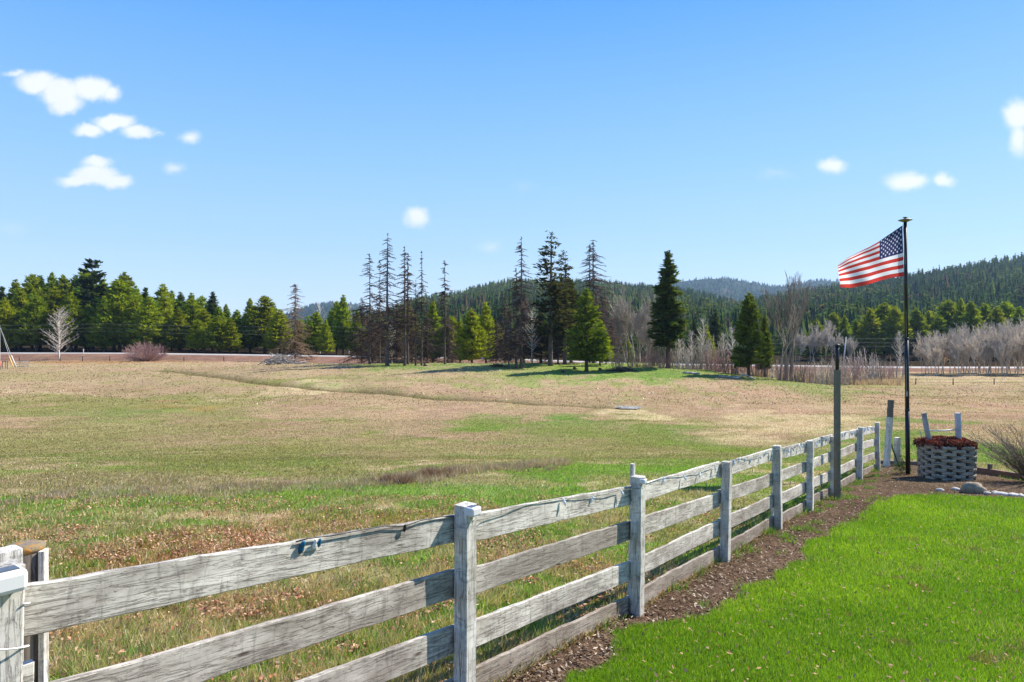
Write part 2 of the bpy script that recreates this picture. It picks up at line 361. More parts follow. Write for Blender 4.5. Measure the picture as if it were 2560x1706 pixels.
M_driftwood = m_simple('weathered_log', (.34, .31, .27), .9, .8, 2.5)
M_darkwood = m_simple('dark_rotten_wood', (.07, .055, .045), .95, .4, 6)

# ground
m, t, o = newmat('meadow_ground'); M_ground = m
a = N(t, 'ShaderNodeAttribute'); a.attribute_name = 'Col'; c = N(t, 'ShaderNodeTexCoord'); ob = c.outputs['Object']
n1 = noise(t, ob, .8, 8, .7); n2 = noise(t, ob, 9, 6, .7); n3 = noise(t, ob, 60, 3, .6); n4 = noise(t, ob, .13, 5, .6)
v = mth(t, 'MULTIPLY', mapr(t, n1, .3, .7, .78, 1.2), mapr(t, n2, .3, .7, .72, 1.25)); v = mth(t, 'MULTIPLY', v, mapr(t, n3, .3, .7, .7, 1.25))
h = N(t, 'ShaderNodeHueSaturation'); L(t, a.outputs['Color'], h.inputs['Color']); L(t, v, h.inputs['Value']); L(t, mapr(t, n4, .35, .65, .488, .515), h.inputs['Hue'])
mp = N(t, 'ShaderNodeMapping'); mp.inputs['Scale'].default_value = (.35, 1, 1); L(t, ob, mp.inputs[0])
spk = noise(t, mp.outputs[0], 2.6, 6, .8); spk = mapr(t, spk, .62, .74, 0, .35)
cc2 = mixc(t, spk, h.outputs[0], mixc(t, 1., h.outputs[0], (.42, .40, .36), 'MULTIPLY'))
hb = mth(t, 'ADD', mth(t, 'MULTIPLY', n1, 2.0), n2)
principled(t, o, cc2, 1.0, bump(t, hb, .9, .12), 0, 0)
# ground mesh
sX = np.arange(math.asinh(-700 / 4.), math.asinh(700 / 4.), .0158); X = 4 * np.sinh(sX)
sY = np.arange(math.asinh(-17 / 5.), math.asinh(1500 / 5.), .0125); Y = 5 * np.sinh(sY) + 3
gx, gy = np.meshgrid(X, Y); gx = gx.ravel(); gy = gy.ravel()
GC, fs_, fl_ = ground_color(gx, gy)
nx, ny = len(X), len(Y)
gzz = Hh(gx, gy)
gzz = gzz + np.where((fs_ > 0) & (fl_ < 0), (fbm(gx * 9, gy * 9, 2) - .5) * .05, 0)
i = np.arange((ny - 1) * (nx - 1)); r_ = i // (nx - 1); c_ = i % (nx - 1); b0 = r_ * nx + c_
me = mesh_np('ground', np.stack([gx, gy, gzz], 1), np.stack([b0, b0 + 1, b0 + nx + 1, b0 + nx], 1), GC, True)
tag(link('ground', me, M_ground), kind='structure')

# road
m, t, o = newmat('pale_asphalt'); c = N(t, 'ShaderNodeTexCoord'); n = noise(t, c.outputs['Object'], .5, 6, .6)
principled(t, o, ramp(t, n, [(.3, (.30, .285, .27)), (.7, (.44, .42, .39))]), .9)
M_road = m
xs = np.linspace(-420, 420, 300)
vv_ = []
for (yy_, zz_) in ((157.2, -.12), (157.6, .06), (159.6, .10), (161.8, .06), (162.2, -.12)):
    vv_.append(np.stack([xs, np.full_like(xs, yy_) + 0 * xs, road_z(xs) + zz_ + .10], 1))
V = np.concatenate(vv_); fc = []
for r in range(4):
    q = np.arange(299) + r * 300; fc.append(np.stack([q, q + 1, q + 301, q + 300], 1))
tag(link('road', mesh_np('road', V, np.concatenate(fc), None, False), M_road), kind='structure')

# puddle
pm = MB(); pts = []
for k in range(40):
    an = 2 * math.pi * k / 40; rr = 1 + .25 * math.sin(3 * an + 1) + .15 * math.sin(7 * an)
    pts.append((PUD[0] + 1.5 * rr * math.cos(an), PUD[1] + 1.1 * rr * math.sin(an), gz(*PUD) + .11))
pm.add(pts, [tuple(range(40))])
m, t, o = newmat('puddle_water'); c = N(t, 'ShaderNodeTexCoord'); n = noise(t, c.outputs['Object'], 5, 3); principled(t, o, (.30, .29, .26), .22, bump(t, n, 1.0, .25), 0, 1.0)
tag(pm.build('puddle', m), 'small shiny puddle at the end of the ditch in the meadow', 'puddle', kind='stuff')

# ------------------------------------------------------------------ forested hills
m, t, o = newmat('forest_slope'); c = N(t, 'ShaderNodeTexCoord'); n = noise(t, c.outputs['Object'], .02, 8, .6)
principled(t, o, ramp(t, n, [(.35, (.018, .03, .012)), (.55, (.035, .05, .018)), (.7, (.09, .07, .04))]), 1, None, 0, 0); M_slope = m
def diamonds(c, a, s, L_, Wd):
    """c,a,s (n,3) -> verts (4n,3)"""
    p0 = c - a * L_[:, None] * .45; p1 = c + s * Wd[:, None] * .5; p2 = c + a * L_[:, None] * .55; p3 = c - s * Wd[:, None] * .5
    return np.stack([p0, p1, p2, p3], 1).reshape(-1, 3)
def norm(v): return v / np.maximum(1e-9, np.linalg.norm(v, axis=1))[:, None]
def conifer_arrays(seed, n, H=1.0, Rm=.2, z0=.08, pw=.8, up=.15, clL=.09, clW=.035, layers=14, top=.0, per=14):
    """needle sprays of a conifer of height H: diamonds set along whorled branches"""
    r = np.random.default_rng(seed)
    nb = max(6, n // per)
    zb = z0 + (1 - z0) * (np.sort(r.random(nb)) ** .85); zb = np.round(zb * layers) / layers * .25 + zb * .75
    az = r.random(nb) * 2 * np.pi; az = az + np.arange(nb) * 2.4
    bl = Rm * ((1 - zb) ** pw * (.75 + .25 * np.sin(np.clip((zb - z0) / .25, 0, 1) * np.pi / 2)) + .02 + top) * (.65 + .55 * r.random(nb))
    w = bl / bl.sum(); cnt = np.maximum(2, np.round(w * n)).astype(int); idx = np.repeat(np.arange(nb), cnt); k = len(idx)
    tt = r.random(k) ** .65
    rad = bl[idx] * tt; sl = (up + .25 * (zb[idx] - .4)) + r.normal(0, .06, k)
    a2 = az[idx] + r.normal(0, .22, k) * (1 - .5 * tt)
    ce = np.stack([rad * np.cos(a2), rad * np.sin(a2), zb[idx] + rad * sl], 1) * H
    ce += r.normal(0, .008 * H, (k, 3))
    od = norm(np.stack([np.cos(a2), np.sin(a2), sl + .5 * r.random(k)], 1) + r.normal(0, .38, (k, 3)))
    sd = norm(np.cross(od, norm(r.normal(0, 1, (k, 3)) + np.array([0, 0, 1.2]))))
    sz = (.6 + .8 * r.random(k)) * H * (.55 + .45 * (1 - zb[idx]) ** .4)
    V = diamonds(ce, od, sd, sz * clL, sz * clW)
    global LASTB; LASTB = idx
    return V, k, zb[idx]
def bulk_trees(name, pts, Hs, protos, cols, mat, jit=.22, wid=None):
    Vs = []; Cs = []; r = np.random.default_rng(hash(name) % 1000 if False else len(name))
    for pi_, P in enumerate(protos):
        sel = np.where(np.arange(len(pts)) % len(protos) == pi_)[0]
        if not len(sel): continue
        an = r.random(len(sel)) * 6.28; cs, sn = np.cos(an), np.sin(an); h_ = Hs[sel]; w_ = h_ * (.85 + .4 * r.random(len(sel)))
        if wid is not None: w_ = w_ * wid
        x = P[None, :, 0] * cs[:, None] - P[None, :, 1] * sn[:, None]; y = P[None, :, 0] * sn[:, None] + P[None, :, 1] * cs[:, None]
        v = np.stack([x * w_[:, None] + pts[sel, 0:1], y * w_[:, None] + pts[sel, 1:2], P[None, :, 2] * h_[:, None] + pts[sel, 2:3]], 2)
        c = cols[sel][:, None, :] * np.repeat(1 + jit * (r.random((len(sel), P.shape[0] // 4)) * 2 - 1), 4, axis=1)[:, :, None]
        Vs.append(v.reshape(-1, 3)); Cs.append(c.reshape(-1, 3))
    V = np.concatenate(Vs); C = np.concatenate(Cs)
    return link(name, mesh_np(name, V, np.arange(len(V)).reshape(-1, 4), C), mat)
def kite_tree(seed):
    r = np.random.default_rng(seed); V = []; w0 = r.uniform(.11, .16)
    for k in range(4):
        a = k * math.pi / 4 + r.uniform(-.2, .2); c, s_ = math.cos(a), math.sin(a); wa, wb = w0 * r.uniform(.8, 1.2), w0 * r.uniform(.8, 1.2); ha, hb = r.uniform(.12, .3), r.uniform(.12, .3)
        V += [(0, 0, 0), (c * wa, s_ * wa, ha), (0, 0, 1), (-c * wb, -s_ * wb, hb)]
    return np.concatenate([np.array(V), conifer_arrays(seed, 16, 1, .17, .1, .9, clL=.20, clW=.08, layers=7)[0]])
small = [kite_tree(100 + k) for k in range(6)]
def hill(name, ridge, D0, D1, z0, treeh, n, cA, cB, label, bare=0, wid=1.0, pw=1.15, umin=-1, umax=1.1):
    ra = np.array(ridge, float); ru = (ra[:, 0] - CX) / F; rv = (CY - ra[:, 1]) / F
    def zh(u, D):
        t_ = (D - D0) / (D1 - D0); zr = np.interp(u, ru, rv) * D1 - treeh * .75
        tt = np.clip(t_, 0, 1) ** pw; z = z0 + (zr - z0) * tt
        z = z - np.clip(t_ - 1, 0, 1) ** 2 * D1 * .9
        x = u * D; return z + (fbm(x / D1 * 14 + 5, D / D1 * 14, 4) - .5) * D1 * .03 * np.clip(tt * 3, 0, 1) * (1 - .8 * np.clip(t_, 0, 1)) 
    U = np.linspace(ru[0] - .02, ru[-1] + .02, 220); DD = np.linspace(D0 * .9, D1 * 1.5, 120); u, d = np.meshgrid(U, DD); u = u.ravel(); d = d.ravel()
    V = np.stack([u * d, d, zh(u, d)], 1); i = np.arange(119 * 219); b = i // 219 * 220 + i % 219
    tag(link(name, mesh_np(name, V, np.stack([b, b + 1, b + 221, b + 220], 1), None, True), M_slope), kind='structure')
    r = np.random.default_rng(n)
    u = r.uniform(max(ru[0], umin), min(ru[-1], umax), n); d = D0 + (D1 * 1.03 - D0) * r.random(n) ** .8
    x = u * d; z = zh(u, d); keep = np.interp(u, ru, rv) * D1 > z0
    P = np.stack([x, d, z - .3], 1)[keep]; u, d = u[keep], d[keep]
    q = sstep(.35, .65, fbm(P[:, 0] / D1 * 9, P[:, 1] / D1 * 9 + 8, 3))[:, None]
    q = np.clip(q + r.normal(0, .25, len(q))[:, None], 0, 1); cols = cA * (1 - q) + cB * q
    cols = cols * (.7 + .6 * r.random(len(q)))[:, None]
    if bare:
        bm = (fbm(P[:, 0] / D1 * 22 + 70, P[:, 1] / D1 * 22, 3) > .62) & (r.random(len(q)) < bare); cols[bm] = C_(.14, .105, .075)
    Hs = treeh * (.55 + .75 * r.random(len(P)))
    tag(bulk_trees(name + '_forest', P, Hs, small, cols, M_leaf, .3, wid), label, 'forest', kind='stuff')
hill('far_hill', [(560, 830), (700, 790), (780, 757), (830, 752), (880, 757), (980, 790), (1200, 800), (1500, 760), (1650, 715), (1700, 698), (1760, 692), (1810, 689), (1860, 697), (1930, 709), (1960, 710), (2000, 704), (2040, 697), (2100, 698), (2140, 700), (2300, 720), (2700, 780)],
     1350, 3000, 0, 12, 11000, C_(.045, .085, .04), C_(.08, .11, .045), 'blue hazy conifer forest on the farthest ridge behind the nearer wooded hills', 0, 1.5)
hill('wooded_hill', [(700, 880), (850, 850), (950, 790), (1050, 744), (1140, 735), (1200, 717), (1260, 707), (1400, 703), (1500, 707), (1600, 713), (1700, 722), (1800, 745), (1900, 775), (2050, 815), (2200, 850)],
     300, 1150, -3, 15, 11000, C_(.055, .10, .032), C_(.14, .18, .045), 'dark green conifer forest over the rounded hill behind the dead firs', .5, 1.1)
hill('wooded_ridge', [(1650, 840), (1800, 790), (1900, 750), (2000, 731), (2100, 715), (2200, 698), (2280, 690), (2350, 677), (2420, 664), (2500, 652), (2560, 645), (2700, 630), (3000, 618)],
     330, 950, -3, 17, 9000, C_(.055, .10, .036), C_(.125, .165, .045), 'dark conifer forest on the ridge rising at right behind the flag', .3, 1.1)

# ------------------------------------------------------------------ near forest belts (mass behind the front rows)
mid = [conifer_arrays(200 + k, 420, 1, .22, .10, .75, clL=.085, clW=.04, layers=16)[0] for k in range(4)]
def belt(name, u0, u1, d0, d1, n, hfun, cA, cB, label):
    r = np.random.default_rng(n + 5); u = r.uniform(u0, u1, n); d = r.uniform(d0, d1, n); P = np.stack([u * d, d, Hh(u * d, d)], 1)
    q = r.random(n)[:, None]; cols = (cA * (1 - q) + cB * q) * (.8 + .5 * r.random(n))[:, None]
    pxs = CX + F * u; tops = (CY - hfun(pxs)) / F * d - P[:, 2]; Hs = np.maximum(5, tops * (.72 + .28 * r.random(n)))
    tag(bulk_trees(name, P, Hs, mid, cols, M_leaf, .3), label, 'forest', kind='stuff')
SKYL = [(-400, 720), (0, 730), (60, 705), (130, 700), (200, 705), (262, 712), (310, 705), (345, 728), (410, 725), (450, 742), (530, 745), (600, 775), (650, 760), (690, 750), (725, 775), (785, 785), (840, 760), (900, 790), (980, 800), (1060, 790), (1120, 795),
        (1200, 800), (1400, 800), (1560, 800), (1700, 792), (1800, 795), (1900, 795), (2000, 800), (2080, 792), (2180, 780), (2240, 775), (2300, 790), (2360, 775), (2420, 770), (2500, 775), (2560, 780), (2900, 770)]
skf = lambda p: np.interp(p, [a[0] for a in SKYL], [a[1] for a in SKYL])
belt('pine_wood', -.95, -.28, 186, 250, 330, lambda p: skf(p) + 6, C_(.06, .115, .018), C_(.12, .19, .02), 'dense dark mass of pines deep inside the left wood')
belt('valley_wood', -.28, .46, 200, 330, 300, lambda p: skf(p) + 14, C_(.04, .075, .022), C_(.075, .12, .025), 'dark valley conifers massed beyond the road in the middle')
belt('plantation_wood', .46, .95, 232, 330, 260, lambda p: skf(p) + 4, C_(.05, .095, .018), C_(.09, .15, .02), 'dark conifer mass behind the bright green row at right')

# ------------------------------------------------------------------ tree prototypes (each used many times; meshes shared)
def mesh_from(name, V, k, c0, jit, seed, mat):
    r = np.random.default_rng(seed); q = r.random(k) * .45 + r.random(int(LASTB.max()) + 1)[LASTB] * .55
    c = np.outer(1 + jit * (q * 2 - 1), c0) ; c[:, 0] *= 1 + .35 * r.random(k); c = np.repeat(c, 4, axis=0)
    me = mesh_np(name, V, np.arange(4 * k).reshape(-1, 4), c); me.materials.append(mat); return me
def trunk_mesh(name, H, r0, seed, mat, n=8, lean=.01):
    r = random.Random(seed); b = MB(); pts = []; rad = []
    x = y = 0
    for k in range(9):
        tt = k / 8; pts.append((x, y, H * tt - .3 * (k == 0))); rad.append(r0 * ((1 - tt) ** .8 * .9 + .06) * (1.55 if k == 0 else 1)); x += r.uniform(-1, 1) * lean * H / 8; y += r.uniform(-1, 1) * lean * H / 8
    pts.insert(1, (0, 0, H * .02)); rad.insert(1, r0 * 1.02)
    b.tube(pts, rad, n); me = bpy.data.meshes.new(name); me.from_pydata(b.v, [], b.f); me.update(); me.polygons.foreach_set('use_smooth', np.ones(len(me.polygons), bool)); me.materials.append(mat); return me
PINE = []; FIR = []
for k in range(5):     # young pines, bright
    V, n_, _ = conifer_arrays(300 + k, 9500, 10, [.29, .26, .31, .28, .24][k], [.11, .08, .12, .10, .08][k], [.74, .84, .68, .78, .9][k], up=.34, clL=.050, clW=.017, layers=12, per=26)
    PINE.append((trunk_mesh('trunk', 9.6, .17, k, M_bark), mesh_from('crown', V, n_, C_(.19, .28, .02), .5, k, M_leaf)))
for k in range(4):     # dark firs
    V, n_, _ = conifer_arrays(330 + k, 7000, 10, [.15, .17, .19, .16][k], [.2, .12, .16, .1][k], .75, up=-.10, clL=.046, clW=.015, layers=22, per=30)
    FIR.append((trunk_mesh('trunk', 9.7, .15, 20 + k, M_bark), mesh_from('crown', V, n_, C_(.06, .105, .022), .45, 30 + k, M_leaf)))
V, n_, _ = conifer_arrays(360, 1300, 10, .17, .36, .45, up=.35, clL=.050, clW=.026, layers=12, top=.03, per=22)
CEDAR = []
for k in (2, 3, 1):
    V, n_, _ = conifer_arrays(380 + k, 7500, 10, [.0, .2, .27, .22][k], [0, .12, .12, .12][k], .62, up=.18, clL=.050, clW=.016, layers=16, per=34)
    CEDAR.append((trunk_mesh('trunk', 9.6, .2, 60 + k, M_bark), mesh_from('crown', V, n_, C_(.09, .15, .018), .5, 60 + k, M_leaf)))
V, n_, _ = conifer_arrays(360, 1300, 10, .17, .36, .45, up=.35, clL=.050, clW=.026, layers=12, top=.03, per=22)
OPENPINE = (trunk_mesh('trunk', 9.8, .13, 44, M_bark), mesh_from('crown', V, n_, C_(.03, .06, .022), .3, 55, M_leaf))
V, n_, _ = conifer_arrays(361, 1700, 10, .125, .22, .42, up=-.12, clL=.040, clW=.014, layers=26)
HALFDEAD = (trunk_mesh('trunk', 9.9, .14, 45, M_deadbark), mesh_from('crown', V, n_, C_(.045, .055, .022), .4, 56, M_leaf))
def tree(name, px, top, D, proto, label, cat='tree', group=None, wid=1.0, base_r=None, z_off=0, rz=None):
    x = (px - CX) / F * D; z = gz(x, D) + z_off; H = (CY - top) / F * D - z; s = H / 10; wid *= 1.28 if proto in PINE else 1.12
    e = empty(name, (x, D, z), random.random() * 6.28 if rz is None else rz); e.scale = (s * wid, s * wid, s)
    tk, cr = proto
    o = link('trunk', tk, None, e); o2 = link('crown', cr, None, e)
    if 'two trunks' in label: link('trunk', tk, None, e, (.32, .1, 0))
    tag(e, label, cat, group); return e
ORD = ['first', 'second', 'third', 'fourth', 'fifth', 'sixth', 'seventh', 'eighth', 'ninth', 'tenth', 'eleventh', 'twelfth', 'thirteenth', 'fourteenth', 'fifteenth', 'sixteenth', 'seventeenth', 'eighteenth', 'nineteenth', 'twentieth']
# left wood: skyline row, then front row along the road
sky_row = [(4, 716), (40, 700), (80, 688), (100, 690), (130, 684), (160, 690), (190, 688), (214, 676), (258, 700), (285, 710), (312, 683), (340, 716), (364, 719), (408, 712), (430, 728), (452, 731), (478, 733), (505, 742), (532, 730), (565, 762)]
for k, (px, top) in enumerate(sky_row):
    tree('pine_tree', px, top, 196 + (k * 7) % 11, PINE[k % 5] if k % 3 else FIR[k % 4], 'tall pine making the skyline of the left wood, %s from the left edge' % ORD[k], group='pines of the left wood', wid=.92 if k % 3 else 1.3)
tree('pine_tree', 232, 652, 188, OPENPINE, 'tallest open-crowned pine standing above the left wood', wid=1.35)
front_row = [(12, 745), (52, 722), (92, 740), (140, 720), (178, 732), (222, 760), (262, 742), (300, 700), (338, 748), (372, 742), (410, 738), (446, 770), (482, 748), (510, 775), (548, 768), (592, 775), (625, 748), (662, 742)]
fc_ = ['dark green', 'mid green', 'yellowish green']
for k, (px, top) in enumerate(front_row):
    tree('pine_tree', px, top, 176 + (k * 5) % 9, PINE[(k * 3 + 1) % 5], 'bushy pine in the front row behind the left road, %s from the left edge' % ORD[k], group='pines of the left wood', wid=1.05 + .15 * (k % 2))
for k, (px, top, w, q) in enumerate([(545, 790, 1.1, 'bright yellow-green'), (576, 795, 1.0, 'smaller mid-green'), (495, 800, .9, 'small leafy')]):
    tree('pine_tree', px, top, 168, PINE[k], q + ' young pine at the roadside just left of the brush pile wood', group='young roadside pines', wid=w * 1.15)
for k, (px, top, D, w, pr, lab) in enumerate([
    (700, 775, 172, 1.2, 3, 'round green pine left of the brown dead spruce'), (790, 780, 172, 1.1, 0, 'green pine just right of the brown dead spruce'), (815, 800, 168, .9, 4, 'low bright pine right of the brown dead spruce'),
    (858, 738, 176, .8, 1, 'tall thin pine left of the dead fir group'), (842, 755, 182, .8, 2, 'slender pine behind the thin pine left of the dead firs'), (893, 775, 174, .9, 4, 'dark pine close left of the dead fir group'),
    (1082, 755, 150, .85, 1, 'green pine between the thinnest dead firs'), (1180, 775, 135, 1.0, 0, 'rounded green pine right of the eighth dead fir'), (1215, 757, 140, .7, 3, 'tall slim green pine beside the rounded one'), (1130, 792, 150, 1.0, 2, 'olive brown pine behind the lone dead fir'), (1000, 790, 160, 1.1, 1, 'dark pine half hidden behind the dead fir group'), (1020, 765, 152, 1.0, 0, 'light green pine behind the dead fir pair'), (960, 800, 165, 1.0, 3, 'low pine behind the tallest bare dead fir'), (1150, 800, 150, .9, 4, 'low pine left of the rounded green pine'), (1245, 810, 160, 1.0, 0, 'low pine right of the tall slim green pine'), (1330, 800, 150, 1.0, 2, 'low green pine behind the three dead firs, to their right'), (750, 800, 185, 1.1, 2, 'dark pine directly behind the brown dead spruce')]):
    tree('pine_tree', px, top, D, PINE[pr], lab, wid=w)
# trees by the hummock
tree('fir_tree', 1376, 582, 100, HALFDEAD, 'tallest dark fir with thin sparse foliage left of the bright cedar', wid=1.25)
tree('fir_tree', 1412, 628, 104, HALFDEAD, 'second sparse fir, shorter, close behind the tallest dark fir', wid=1.15, rz=2)
tree('fir_tree', 1428, 700, 112, FIR[2], 'green fir behind the bushy cedar, its left side', wid=1.2)
tree('fir_tree', 1352, 780, 114, FIR[1], 'low dark fir with drooping boughs behind the tallest fir trunk', wid=1.9)
tree('cedar_tree', 1466, 724, 92, CEDAR[0], 'bushy bright green cedar with two trunks on the hummock', wid=1.0)
tree('cedar_tree', 1515, 850, 104, PINE[0], 'low bright green sapling to the right of the bushy cedar', wid=1.1)
tree('cedar_tree', 1500, 800, 100, PINE[3], 'yellow-green small cedar touching the right of the bushy cedar', wid=.95)
tree('cedar_tree', 1570, 850, 150, PINE[3], 'small green conifer before the grey bare trees', wid=1.0)
tree('fir_tree', 1670, 627, 96, FIR[0], 'tall dark green fir standing alone right of the grey trees', wid=1.18)
tree('fir_tree', 1872, 732, 90, CEDAR[1], 'broad green fir between the alder thicket and the tall bare cottonwood', wid=.95)
tree('fir_tree', 1912, 790, 96, CEDAR[2], 'smaller green fir right behind the broad green fir', wid=.75)
tree('fir_tree', 1735, 800, 170, FIR[1], 'dark small fir behind the thicket, first right of the tall lone fir', wid=1.3)
tree('fir_tree', 1788, 780, 176, FIR[0], 'dark narrow fir behind the thicket, left of the broad green fir', wid=1.4)
tree('fir_tree', 1765, 812, 165, PINE[4], 'lower olive fir behind the thicket between two dark firs')
# plantation row at right
prow = [(2040, 800), (2085, 783), (2112, 792), (2140, 800), (2175, 772), (2210, 758), (2238, 768), (2262, 785), (2292, 772), (2322, 778), (2348, 790), (2372, 752), (2402, 748), (2428, 754), (2462, 760), (2492, 768), (2515, 756), (2548, 768)]
for k, (px, top) in enumerate(prow):
    tree('pine_tree', px, top, 212 + (k * 7) % 13, PINE[(k * 2) % 5], 'bright green conifer in the row beyond the right road, %s from its left end' % ORD[k], group='bright conifers beyond the right road', wid=.9 + .12 * (k % 3))

# ------------------------------------------------------------------ bare wood trees
def seg_mesh(name, P0, P1, r0, r1, mat, ns=4):
    P0 = np.array(P0, float); P1 = np.array(P1, float); r0 = np.array(r0)[:, None]; r1 = np.array(r1)[:, None]
    tt = norm(P1 - P0); up = np.where(np.abs(tt[:, 2:3]) < .9, np.array([[0, 0, 1.]]), np.array([[1., 0, 0]])); a = norm(np.cross(tt, up)); b = np.cross(tt, a)
    V = []
    for (P, rr) in ((P0, r0), (P1, r1)):
        for k in range(ns):
            an = 2 * math.pi * k / ns; V.append(P + (a * math.cos(an) + b * math.sin(an)) * rr)
    V = np.stack(V, 1).reshape(-1, 3); n = len(P0); base = np.arange(n)[:, None] * 2 * ns
    fs = [np.concatenate([base + k, base + (k + 1) % ns, base + ns + (k + 1) % ns, base + ns + k], 1) for k in range(ns)]
    me = mesh_np(name, V, np.concatenate(fs), None, True); me.materials.append(mat); return me
def dead_fir(name, seed, H, r0, mat_t, mat_b, z0=.25, Rl=.16, lowtwig=1.0, droop=-.5, n=90, toppow=.8, lo_dense=.5, minr=.018):
    """standing dead conifer: tapering trunk, drooping broken limbs with twigs, thicker low down"""
    r = random.Random(seed); P0, P1, R0, R1 = [], [], [], []
    for i in range(n):
        u = r.random(); zf = z0 + (1 - z0) * u; z = zf * H
        if r.random() > (lo_dense + .5 * u if u < .55 else 1): continue
        ln = H * Rl * ((1 - zf) ** toppow + .09) * r.uniform(.2, 1.15)
        if r.random() < .12: ln *= 1.35
        az = r.random() * 6.283; p = Vector((0, 0, z)); d = Vector((math.cos(az), math.sin(az), r.uniform(-.1, .25)))
        steps = 5; rb = max(minr * 1.3, r0 * .22 * (1 - zf * .6))
        for s in range(steps):
            d = (d + Vector((r.uniform(-.2, .2), r.uniform(-.2, .2), droop * .28 + (.22 if s >= 3 else 0)))).normalized(); q = p + d * ln / steps
            ra = rb * (1 - s / steps) + minr * .8; rb2 = rb * (1 - (s + 1) / steps) + minr * .6
            P0.append(p[:]); P1.append(q[:]); R0.append(ra); R1.append(rb2)
            nt_ = r.randint(1, 3) if zf > .45 else int(r.randint(2, 5) * lowtwig)
            for w in range(nt_):
                e = (d + Vector((r.uniform(-1, 1), r.uniform(-1, 1), r.uniform(-.9, .35)))).normalized() * ln * r.uniform(.10, .26); pp = p.lerp(q, r.random())
                P0.append(pp[:]); P1.append((pp + e)[:]); R0.append(minr * .75); R1.append(minr * .35)
            p = q
    tr = trunk_mesh('trunk', H, r0, seed, mat_t, 8, .012)
    return tr, seg_mesh('branches', P0, P1, R0, R1, mat_b, 3)
def bare_tree(name, seed, H, r0, mat, spread=.5, levels=5, kids=3, up=.35, minr=.02, trunk_h=.3, shorten=.7, multi=1, lean=0):
    r = random.Random(seed); T0, T1, TR0, TR1 = [], [], [], []; P0, P1, R0, R1 = [], [], [], []
    def grow(p, d, ln, rad, lv):
        steps = 3; 
        for s in range(steps):
            d = (d + Vector((r.uniform(-.16, .16), r.uniform(-.16, .16), up * .18))).normalized(); q = p + d * ln / steps; rn = rad * (1 - .3 / steps * 1)
            A = (T0, T1, TR0, TR1) if lv == 0 else (P0, P1, R0, R1)
            A[0].append(p[:]); A[1].append(q[:]); A[2].append(max(minr * .6, rad)); A[3].append(max(minr * .5, rn)); rad = rn; p = q
            if lv > 0 and lv < levels and s < 2 and r.random() < .75:
                e = (d + Vector((r.uniform(-1, 1), r.uniform(-1, 1), r.uniform(-.2, .5))) * spread * 1.3).normalized(); grow(p, e, ln * shorten * r.uniform(.6, .9), rad * .55, lv + 1)
        if lv < levels:
            for k in range(kids):
                e = (d + Vector((r.uniform(-1, 1), r.uniform(-1, 1), r.uniform(-.1, .5))) * spread).normalized(); grow(p, e, ln * shorten * r.uniform(.75, 1.15), rad * .66, lv + 1)
    for m_ in range(multi):
        a = r.random() * 6.28; d = Vector((math.cos(a) * (.12 if multi > 1 else 0) + lean, math.sin(a) * (.12 if multi > 1 else 0), 1)).normalized(); grow(Vector((0, 0, -.1)) + Vector((math.cos(a), math.sin(a), 0)) * (r0 * 1.5 if multi > 1 else 0), d, trunk_h, r0, 0)
    V = np.array(T1 + P1); hz = V[:, 2].max(); f = H / hz
    sc = lambda A: [tuple(np.array(a) * f) for a in A]
    return seg_mesh('trunk', sc(T0), sc(T1), TR0, TR1, mat, 8), seg_mesh('branches', sc(P0), sc(P1), R0, R1, mat, 3)
def feather_tree(seed, H, r0, mat, Rl=.28, n=120, up=.8, minr=.02, z0=.12, pw=.6):
    """bare larch or young poplar: single stem, rising side branches with twigs"""
    r = random.Random(seed); P0, P1, R0, R1 = [], [], [], []
    for i in range(n):
        zf = z0 + (1 - z0) * (i + r.random()) / n; az = r.random() * 6.283; ln = H * Rl * ((1 - zf) ** pw + .05) * (.6 + .5 * math.sin(min(1, (zf - z0) / .2) * 1.57)) * r.uniform(.6, 1.1)
        p = Vector((0, 0, zf * H)); d = Vector((math.cos(az), math.sin(az), up * r.uniform(.4, .9)))
        for s in range(4):
            d = (d.normalized() + Vector((r.uniform(-.12, .12), r.uniform(-.12, .12), .12 * up))).normalized(); q = p + d * ln / 4
            P0.append(p[:]); P1.append(q[:]); R0.append(minr * (1.5 - s * .25)); R1.append(minr * (1.25 - s * .25))
            for w in range(2):
                e = (d + Vector((r.uniform(-.7, .7), r.uniform(-.7, .7), r.uniform(-.1, .7)))).normalized() * ln * r.uniform(.12, .25); P0.append(q[:]); P1.append((q + e)[:]); R0.append(minr * .6); R1.append(minr * .35)
            p = q
    return trunk_mesh('trunk', H, r0, seed, mat, 6, .02), seg_mesh('branches', P0, P1, R0, R1, mat, 3)
def place(name, px, D, H, parts, label, cat='tree', group=None, names=('trunk', 'branches'), rz=0, s=1, base_py=None, sink=0):
    x = (px - CX) / F * D; e = empty(name, (x, D, gz(x, D) - sink), rz); e.scale = (s, s, s)
    for n_, me in zip(names, parts): link(n_, me, None, e)
    tag(e, label, cat, group); return e
def hgt(px, top, D): return (CY - top) / F * D - gz((px - CX) / F * D, D)
